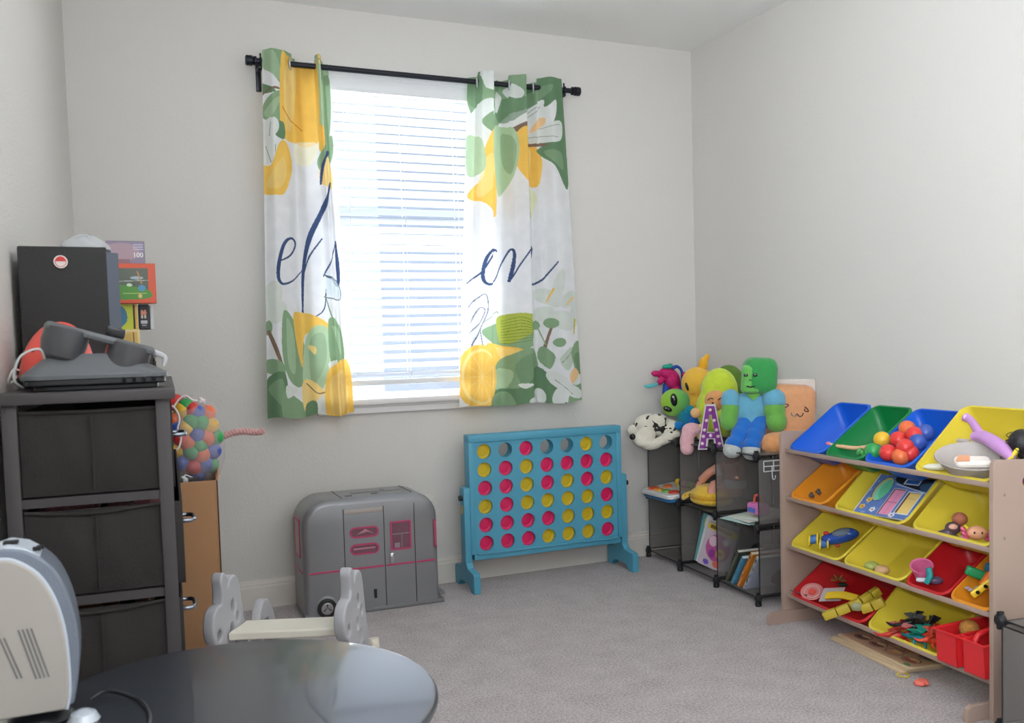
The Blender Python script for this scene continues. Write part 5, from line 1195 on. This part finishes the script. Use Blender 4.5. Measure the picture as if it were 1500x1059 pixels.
t = item('fashion_doll', 'bare doll legs with pink shoes lying in the green bin', 'doll', inb(B12, 1240, 656, .03), math.radians(-60))
for dz in (0, .006): MB().tube([(-.062, dz, .012 - dz), (-.02, dz, .004), (.03, dz, .0), (.075, dz, .004)], [.005, .007, .0075, .010], 12, smooth=5).build('leg', mat('doll_skin2', (228, 180, 140), .5), t)
MB().ell((-.068, 0, .014), (.010, .006, .007), 12).build('shoe', plastic((226, 130, 160)), t)
t = item('green_leaf_toy', 'small green leaf-shaped piece in the green bin', 'toy piece', inb(B12, 1259, 661, .025))
MB().ell((0, 0, 0), (.011, .004, .015), 14, rot=(0, 30, 0)).build('leaf', plastic((70, 150, 80)), t); MB().ell((.008, -.002, -.006), (.008, .004, .010), 12).build('leaf', plastic((90, 180, 90)), t)
# bowl and scoop
t = item('toy_bowl', 'grey oval plastic bowl tilted in the large yellow bin', 'bowl', inb(B14, 1430, 670, -.010), FACE, rot=(math.radians(24), 0, math.radians(-62)))
b = MB().lathe([(0, -.05), (.07, -.05), (.085, -.04), (.112, .0), (.118, .004), (.116, .008), (.110, .006), (.104, .0), (.08, -.036), (.066, -.044), (0, -.044)], 48, Sc(1.12, .8, 1), cap=False)
b.bm.transform(Sc(.92, .92, 1.15)); b.build('bowl', mat('bowl_grey', (182, 174, 168), .45), t); MB().box(-.075, -.035, .088, .10, -.0, .009, bev=.003).build('tab', mat('bowl_grey', (182, 174, 168), .45), t)
t = item('toy_cloth', 'folded white object lying inside the grey bowl', 'toy', inb(B14, 1428, 682, -.003), FACE, rot=(math.radians(20), 0, FACE))
MB().prism(rrect(-.06, .045, -.025, .025, .018), .024).build('body', plastic((240, 232, 222)), t, True, .008); MB().prism([(-.06, -.02), (-.02, -.02), (-.012, .02), (-.045, .02)], .002, T((0, 0, .0245))).build('orange_patch', plastic((226, 160, 120)), t)
t = item('white_toy_part', 'small white rounded toy part beside the grey bowl', 'toy part', inb(B14, 1373, 684, .035)); MB().ell((0, 0, 0), (.045, .02, .012), 16).build('body', plastic((240, 240, 230)), t)
t = item('toy_scoop', 'lilac plastic scoop with looped handle standing behind the grey bowl', 'scoop', inb(B14, 1448, 650, -.02), FACE, rot=(0, math.radians(0), math.radians(-50)))
PUR = mat('lilac_plastic', (198, 146, 206), .3)
a0 = inb(B14, 1448, 650, -.02); Ri = Matrix.Rotation(math.radians(50), 3, 'Z')
def rel(px, py, q): return Ri @ (inb(B14, px, py, q) - a0)
P0, P1, P2, P3 = rel(1424, 640, -.028), rel(1440, 640, -.025), rel(1466, 655, -.015), rel(1482, 672, .0)
MB().tube([P0, P1, P2, P3], [.012, .021, .023, .012], 16, smooth=8).build('scoop_head', PUR, t)
H0, H1, H2 = rel(1438, 641, -.026), rel(1424, 618, -.045), rel(1414, 611, -.055)
MB().tube([H0, H1, H2], [.016, .012, .015], 14, smooth=6).build('handle', PUR, t)
MB().ell(H2 + Vector((0, -.0135, 0)), (.006, .003, .008), 12).build('hang_hole', mat('hole_light', (232, 206, 236), .4), t)
# doll hair at right
p = rk_pt(1.018, .13, .825)
t = item('curly_haired_doll', 'doll with curly black hair at the right end of the large yellow bin', 'doll', p)
blob('body', [((0, .0, -.08), (.024, .02, .045)), ((.0, .0, -.04), (.016, .016, .03))], SKN, t, .005, 3)
MB().lathe([(.012, -.05), (.03, -.12), (0, -.12)], 20, cap=False).build('dress', cloth((120, 60, 90)), t)
hb = MAT_H = mat('hair_black', (26, 24, 28), .5, bump=.4, bscale=100)
blob('hair', [((.0, .0, .0), (.038, .038, .042)), ((.012, .0, -.03), (.032, .03, .035))], hb, t, .006, 2)
random.seed(11)
for k in range(26):
    a = random.uniform(0, 2 * PI); z = random.uniform(-.045, .045); r0 = .034; pts = []
    c = Vector((math.cos(a) * r0, math.sin(a) * r0, z)); rr = random.uniform(.005, .009)
    for j in range(18): pts.append(c + Vector((math.cos(a) * (.002 * j * .5) + rr * math.cos(j * .9), rr * math.sin(j * .9), -.003 * j)))
    MB().tube(pts, .0012, 5).build('curl', hb, t)
# dark pieces
for k, (px, py) in enumerate(((1189, 726), (1199, 721))):
    t = item('toy_piece', 'small dark grey toy piece in the orange bin, %s of the two' % ('left' if k == 0 else 'right'), 'toy piece', inb(B21, px, py, .05), group='dark pieces in the orange bin'); MB().cbox((0, 0, 0), (.022, .016, .014), R('Y', 20 + 20 * k), bev=.002).build('block', plastic((90, 80, 74)), t); MB().cbox((0, -.004, .010), (.01, .012, .01), bev=.002).build('stud', plastic((60, 58, 60)), t)
# toy house front
def f_house(p):
    rr = random.Random(5)
    for k in range(60): p.ell(rr.uniform(0, 100), rr.uniform(0, 100), 2, 2.5, rr.choice([(140, 170, 214), (110, 140, 200)]))
    p.ell(22, 36, 15, 32, (60, 70, 120)); p.ell(22, 36, 13.5, 30, (206, 190, 120)); p.ell(24, 38, 12, 27, (130, 214, 180)); p.poly([(24, 10), (36, 30), (30, 62), (18, 40)], (84, 190, 130), a=.6)
    p.rect(42, 66, 30, 96, (226, 230, 236)); p.rect(43, 65, 32, 96, (120, 80, 60)); p.rect(46, 65, 34, 96, (236, 150, 184)); p.rect(46, 65, 64, 66, (200, 110, 150)); p.rect(55, 56, 34, 96, (210, 124, 160))
    p.rect(70, 96, 34, 90, (226, 230, 236)); p.rect(72, 94, 36, 88, (110, 70, 50)); p.rect(75, 94, 38, 88, (250, 216, 130)); p.rect(78, 90, 50, 52, (210, 180, 110))
    p.poly([(38, 0), (100, 0), (100, 30), (40, 16)], (34, 34, 40)); p.rect(52, 80, 4, 18, (214, 220, 230)); p.rect(54, 78, 6, 16, (40, 90, 160)); p.poly([(84, 14), (100, 10), (100, 30), (86, 26)], (60, 90, 120)); p.stroke([(40, 20), (100, 34)], 2, (200, 210, 225), False)
    for x, y, c in ((8, 84, (240, 190, 60)), (30, 88, (240, 240, 244)), (70, 94, (220, 230, 250)), (12, 66, (240, 200, 80))):
        for a in range(5): p.ell(x + 3 * math.cos(a * 1.257), y + 3.5 * math.sin(a * 1.257), 2.4, 2.8, c)
        p.ell(x, y, 1.8, 2.2, (180, 120, 60))
cs4 = [inb(B22, 1256, 750, .012), inb(B22, 1335, 763, .012), inb(B22, 1366, 703, -.01), inb(B22, 1284, 694, -.01)]
hc_ = (cs4[0] + cs4[1] + cs4[2] + cs4[3]) / 4; xa = (cs4[1] - cs4[0]); ya = ((cs4[3] + cs4[2]) - (cs4[0] + cs4[1])) / 2; wl = xa.length; hl_ = ya.length
xa.normalize(); ya = (ya - xa * ya.dot(xa)).normalized(); na = xa.cross(ya)
Mh = Matrix.Identity(4)
for i in range(3): Mh[i][0] = xa[i]; Mh[i][1] = -na[i]; Mh[i][2] = ya[i]; Mh[i][3] = hc_[i]
t = thing('toy_house_front', 'blue flowered toy house front with green, pink and yellow windows', 'toy house', (0, 0, 0)); t.matrix_world = Mh
MB().box(-wl / 2, wl / 2, .001, .008, -hl_ / 2, hl_ / 2, bev=.002).build('board', plastic((200, 204, 214)), t)
printed('painted_front', wl - .004, hl_ - .004, f_house, t, T((0, -.0004, 0)), (96, 126, 190), .0022, .0006)
for x in (-.1, ): MB().box(-wl / 2 - .004, -wl / 2, -.002, .01, -hl_ / 2, hl_ / 2, bev=.001).build('edge_strip', plastic((214, 206, 200)), t)
# small dolls
t = item('small_doll', 'small doll with brown hair bun and dark outfit in the yellow bin', 'doll', inb(B23, 1400, 776, .03))
MB().ell((.012, 0, .035), (.024, .022, .022), 18).build('hair_bun', mat('hair_brown', (170, 100, 74), .7), t); blob('body', [((-.01, -.01, .008), (.025, .02, .02)), ((-.03, -.01, -.012), (.03, .018, .014))], plastic((90, 70, 80)), t, .004, 2)
MB().ell((-.012, -.024, .014), (.014, .008, .010), 12).build('face', plastic((226, 170, 150)), t)
for k in range(4): MB().ell((-.05 + k * .022, -.02, -.02), (.010, .008, .008), 10).build('skirt_ruffle', plastic(((150, 150, 120), (190, 120, 140), (120, 100, 90), (200, 170, 150))[k]), t)
t = item('small_doll', 'small peach doll with pink frilled hair and yellow horns in the yellow bin', 'doll', inb(B23, 1431, 783, .03))
MB().ell((0, 0, .006), (.03, .024, .022), 20).build('head', mat('doll_peach', (240, 176, 140), .5), t)
for x in (-.012, .010): MB().ell((x, -.023, .010), (.003, .002, .004), 10).build('eye', EYE, t)
for s in (-1, 1):
    for k in range(3): MB().ell((s * (.032 + .004 * k), -.004, -.012 + .014 * k), (.012, .008, .007), 10, rot=(0, -s * (20 + 15 * k), 0)).build('frill', plastic((214, 84, 130)), t)
MB().tube([(-.03, -.01, .022), (-.038, -.012, .032)], [.005, .002], 8).build('horn', plastic((240, 214, 60)), t); MB().ell((.055, -.01, .0), (.014, .010, .012), 12).build('body', plastic((60, 170, 80)), t); MB().ell((.048, -.012, -.010), (.014, .006, .005), 10).build('collar', plastic((240, 210, 60)), t)
# blue toy vehicle
t = item('toy_vehicle', 'blue toy vehicle with yellow wheels lying in the yellow bin', 'toy vehicle', inb(B31, 1222, 790, .03), math.radians(-50))
BV = plastic((36, 82, 180), .25)
blob('body', [((.02, 0, .01), (.075, .03, .026), (0, -16, 0)), ((.05, 0, .028), (.045, .03, .022)), ((-.02, 0, .0), (.03, .03, .02))], BV, t, .005, 3)
MB().ell((.03, -.008, .03), (.04, .026, .018), 20, rot=(0, -14, 0)).build('canopy', mat('canopy_clear', (150, 170, 180), .1, alpha=.6), t)
for x, z in ((-.075, -.004), (-.035, -.018)):
    b = MB().cyl((x - .014, -.01, z - .004), (x + .014, -.01, z + .006), .017, 20).build('axle', plastic((70, 120, 190)), t)
    for dx in (-.016, .014): MB().cyl((x + dx - .002, -.01, z + dx * .3), (x + dx + .004, -.01, z + dx * .3), .024, 24).build('wheel', plastic((244, 214, 50)), t)
MB().ell((-.03, .0, .022), (.012, .012, .009), 12).build('red_knob', plastic((200, 50, 50)), t); MB().ell((.015, -.028, -.018), (.01, .006, .006), 10).build('red_knob', plastic((200, 50, 60)), t)
for px, py, cc, lb in ((1277, 829, (178, 190, 106), 'pale green rounded toy egg in the middle yellow bin'), (1292, 835, (222, 180, 140), 'peach rounded toy egg in the middle yellow bin')):
    o = MB().ell((0, 0, 0), (.028, .025, .018), 20).build('toy_egg', plastic(cc)); o.location = inb(B32, px, py, .045); tag(o, lb, 'toy egg', 'toy eggs in the yellow bin')
# pink cup
t = item('toy_cup', 'translucent pink toy cup tipped in the red bin', 'cup', inb(B33, 1351, 838, .0), FACE, rot=(math.radians(28), math.radians(-10), FACE))
MB().lathe([(0, -.03), (.022, -.03), (.034, .025), (.037, .027), (.037, .03), (.032, .028), (.020, -.026), (0, -.026)], 32, cap=False).build('cup', mat('cup_pink', (240, 130, 180), .3, transl=.3), t)
t = item('teal_toy_spoon', 'teal toy handle piece leaning beside the pink cup', 'toy piece', inb(B33, 1360, 843, -.012)); MB().tube([(0, 0, .026), (.004, -.004, .0), (-.008, -.006, -.026)], [.010, .011, .008], 10, smooth=5).build('handle', plastic((40, 150, 150)), t)
t = item('white_toy_block', 'small white toy piece under the pink cup', 'toy piece', inb(B33, 1350, 849, .0)); MB().cbox((0, 0, 0), (.035, .015, .014), bev=.004).build('body', plastic((214, 216, 222)), t)
t = item('grey_toy_piece', 'slate toy piece at the right in the red bin', 'toy piece', inb(B33, 1370, 850, .03)); MB().ell((0, 0, 0), (.026, .016, .014), 14).build('body', plastic((100, 80, 110)), t)
# orange bin pieces
for px, py, cc, d_, rt, lb, q in ((1436, 842, (30, 150, 90), (.09, .02, .03), 22, 'green curved track piece in the right orange bin', -.005), (1443, 858, (246, 206, 50), (.10, .012, .022), -42, 'yellow perforated plastic bar in the right orange bin', -.014), (1452, 852, (250, 130, 40), (.05, .03, .05), 30, 'orange chunky piece in the right orange bin', .0), (1455, 833, (40, 120, 160), (.05, .02, .03), 10, 'blue piece at the back of the right orange bin', .01)):
    t = item('plastic_piece', lb, 'toy piece', inb(B34, px, py, q)); MB().cbox((0, 0, 0), d_, R('Y', rt), bev=.006, seg=3).build('body', plastic(cc), t)
    if 'perforated' in lb:
        for k in (-.03, 0, .03): MB().cyl(R('Y', rt) @ Vector((k, -.009, 0)), R('Y', rt) @ Vector((k, -.005, 0)), .006, 12).build('hole', EYE, t)
for k in range(5):
    o = MB().ell((0, 0, 0), (.010, .009, .006), 10).build('glass_gem', mat('gem', (190, 170, 176), .15)); o.location = inb(B34, 1417 + k * 5, 861 + (k % 3) * 3, .012); tag(o, 'small grey glass gem in the orange bin, %s from the left' % ('first', 'second', 'third', 'fourth', 'last')[k], 'gem', 'gems in the orange bin')
# red bin bottom tier
t = item('toy_plate', 'round pale toy plate with red centre in the wide red bin', 'toy plate', inb(B41, 1190, 868, .01), 0, rot=(math.radians(35), 0, math.radians(-60)))
MB().lathe([(0, 0), (.03, 0), (.042, .006), (.045, .007), (.04, .009), (.03, .004), (0, .004)], 32, cap=False).build('plate', mat('plate_pink', (214, 130, 130), .4), t); MB().lathe([(0, .005), (.016, .005), (.014, .009), (0, .009)], 20, cap=False).build('centre', plastic((226, 90, 80)), t); MB().torus(.03, .0015, T((0, 0, .006))).build('ring', plastic((226, 200, 190)), t)
o = MB().box(-.045, .045, -.035, .035, 0, .002).build('grey_card', mat('card_grey', (190, 180, 182), .6)); o.location = inb(B41, 1219, 871, .0); o.rotation_euler = (math.radians(34), math.radians(-12), math.radians(-70)); tag(o, 'grey square card lying in the wide red bin', 'card')
o = MB().prism([(-.05, 0), (.04, -.012), (.05, -.02), (.04, -.004)], .004).build('dark_stick', plastic((110, 80, 90))); o.location = inb(B41, 1172, 869, .0); o.rotation_euler = (0, 0, math.radians(-80)); tag(o, 'thin dark stick along the front of the wide red bin', 'toy piece')
t = item('toy_flower', 'brown and green prickly toy at the back of the wide red bin', 'toy', inb(B41, 1228, 856, .03))
for k in range(7): a = -PI / 2 + PI * k / 6; MB().ell((.018 * math.sin(a), 0, .016 + .014 * math.cos(a)), (.004, .004, .014), 8, rot=(0, math.degrees(a), 0)).build('spike', plastic(((170, 110, 50), (130, 70, 40))[k % 2]), t)
MB().ell((.016, .0, .0), (.022, .012, .008), 12).build('base', plastic((40, 60, 40)), t)
YC = plastic((226, 190, 30))
t = item('yellow_tube_bundle', 'bundle of ribbed bright yellow tubes in the wide red bin', 'toy', inb(B41, 1232, 879, .0), math.radians(-62))
for k in range(4): MB().tube([(-.06, k * .006, .004 * k), (0, k * .006, .012 + .004 * k), (.06, k * .006, .006 + .004 * k)], .0065, 10, smooth=4).build('tube', YC, t)
t = thing('block_chain', 'chain of olive-yellow toy blocks hanging over the red bin front', 'toy', (0, 0, 0))
YO = mat('block_olive', (196, 172, 52), .45)
def chain(pts, sz, q0, q1):
    W_pts = [inb(B41, px, py, q0 + (q1 - q0) * k / (len(pts) - 1)) for k, (px, py) in enumerate(pts)]
    for k in range(len(W_pts) - 1):
        a, c = W_pts[k], W_pts[k + 1]; d = (c - a); Mx = frame((a + c) / 2, d)
        MB().cbox((0, 0, 0), (sz, sz, d.length * .94), Mx, bev=.003).build('block', YO, t)
chain([(1206, 903), (1226, 896), (1245, 889), (1262, 881), (1276, 872), (1288, 864)], .030, -.035, -.02)
chain([(1262, 892), (1278, 887), (1295, 880)], .034, -.02, -.02)
t = item('blue_disc', 'small grey disc with bird mark between the yellow blocks', 'toy piece', inb(B41, 1256, 889, -.04)); MB().ell((0, 0, 0), (.022, .006, .016), 16).build('disc', plastic((150, 154, 120)), t)
# dragons
def dragon(label, px, py, body, wing, rz, sc=1):
    t = item('toy_dragon', label, 'toy dragon', inb(B42, px, py, .02), rz, 'dragon figures in the yellow bin')
    blob('body', [((0, 0, 0), (.035 * sc, .014, .016)), ((-.04 * sc, 0, .004), (.022 * sc, .010, .010), (0, -14, 0)), ((.04 * sc, 0, .014), (.016 * sc, .012, .012)), ((.056 * sc, 0, .018), (.014 * sc, .008, .007))], plastic(body), t, .004, 2)
    for s in (-1, 1):
        w3 = [(0, 0, .01), (.01, s * .02, .05), (.035, s * .03, .045), (.02, s * .025, .03), (-.005, s * .03, .04), (-.03, s * .035, .035), (-.012, s * .02, .022), (-.035, s * .02, .014), (-.015, 0, .006)]
        o = MB()._add(w3, [tuple(range(len(w3)))]).build('wing', plastic(wing), t, False); md = o.modifiers.new('t', 'SOLIDIFY'); md.thickness = .003
    MB().tube([(-.05 * sc, 0, .004), (-.075 * sc, .008, .0), (-.09 * sc, .02, .006)], [.007, .005, .002], 8, smooth=5).build('tail', plastic(body), t)
    for x in (-.018, .02): MB().tube([(x, -.010, -.008), (x + .006, -.018, -.022)], [.006, .004], 8).build('leg', plastic(body), t)
dragon('black toy dragon with spread spiky wings in the bottom yellow bin', 1340, 918, (30, 30, 32), (34, 34, 36), math.radians(-40), 1)
dragon('second black toy dragon with orange-specked wings, right of the first', 1358, 922, (40, 36, 36), (36, 32, 30), math.radians(-100), .8)
dragon('red toy dragon lying at the left in the bottom yellow bin', 1318, 931, (200, 50, 36), (160, 40, 30), math.radians(-30), .9)
dragon('orange-red toy dragon at the right in the bottom yellow bin', 1370, 938, (220, 70, 40), (190, 60, 40), math.radians(-20), .7)
dragon('teal toy dragon in front of the black ones in the bottom yellow bin', 1348, 936, (20, 130, 140), (20, 140, 120), math.radians(-70), .8)
# glitter ball in caddy
t = item('glitter_ball', 'gold glitter foam ball in the red caddy', 'ball', rk_pt(.900, .045, ZR[3] + .118))
MB().ell((0, 0, 0), .030, 28).build('ball', mat('gold_glitter', (206, 150, 70), .5, metal=.3, bump=1, bscale=300, var=.4, vscale=200), t)

# ------------------------------------------------------------------ things on the carpet
PZW = mat('puzzle_wood', (214, 190, 156), .6, bump=.05, bscale=20)
def f_puz(seed):
    def g_(p):
        rr = random.Random(seed)
        p.rect(0, 100, 0, 4, (190, 160, 130)); p.rect(0, 100, 96, 100, (190, 160, 130))
        pal = [(120, 60, 60), (200, 120, 60), (214, 160, 120), (90, 70, 80), (180, 90, 90)]
        for i in range(4):
            for j in range(2):
                cx_, cy_ = 16 + i * 23, 30 + j * 38; c = pal[(i * 2 + j + seed) % 5]; p.ell(cx_, cy_, 10, 16, (70, 40, 44)); p.ell(cx_, cy_, 9, 14, (224, 180, 150)); p.ell(cx_, cy_ + 3, 8, 9, c); p.ell(cx_, cy_ - 4, 5, 4, (240, 210, 150))
        p.ell(5, 8, 3, 4, (60, 150, 80)); p.ell(93, 92, 4, 5, (60, 150, 80)); p.rect(30, 70, 48, 52, (150, 90, 80))
    return g_
c0 = at(1218, 934, z=.012); c1 = at(1322, 985, z=.012); c2 = at(1365, 970, z=.012)
ra = math.atan2(c1.y - c0.y, c1.x - c0.x); ln = (c1 - c0).length
for k in range(3):
    t = thing('wooden_puzzle', ('bottom', 'middle', 'top')[k] + ' wooden tray puzzle in the stack on the carpet under the rack', 'puzzle', (c0 + (c1 - c0) / 2 + Vector((.004 + .006 * k, .01 - .012 * k, 0)) + Vector((0, 0, .0 - .012 + .010 * k))), ra + math.radians((0, 2, -1)[k]), 'wooden puzzles on the carpet')
    t.location.z = .0005 + .0095 * k
    MB().box(-ln / 2, ln / 2, -.0, .19, 0, .009, bev=.0015).build('tray', PZW, t)
    if k == 2: printed('picture', ln - .012, .178, f_puz(k), t, T((0, .095, .0096)) @ R('X', -90) , (206, 170, 140), .003, .0004)
MB_ = MB().torus(.020, .0022, T((0, 0, .0035)), 28, 8); o = MB_.build('yellow_ring', plastic((240, 210, 40))); p = at(1323, 989, z=.003); o.location = (p.x, p.y, 0); tag(o, 'thin yellow ring on the carpet in front of the puzzles', 'ring')
p = at(1349, 1000, z=.008)
t = thing('coral_toy', 'coral-pink knobbly toy piece lying alone on the carpet', 'toy piece', (p.x, p.y, 0))
blob('body', [((-.016, 0, .010), (.012, .012, .010)), ((0, .004, .011), (.013, .012, .011)), ((.016, 0, .010), (.012, .012, .010)), ((-.008, -.012, .009), (.010, .010, .009)), ((.01, -.012, .009), (.010, .010, .009))], plastic((244, 120, 104)), t, .003, 2)
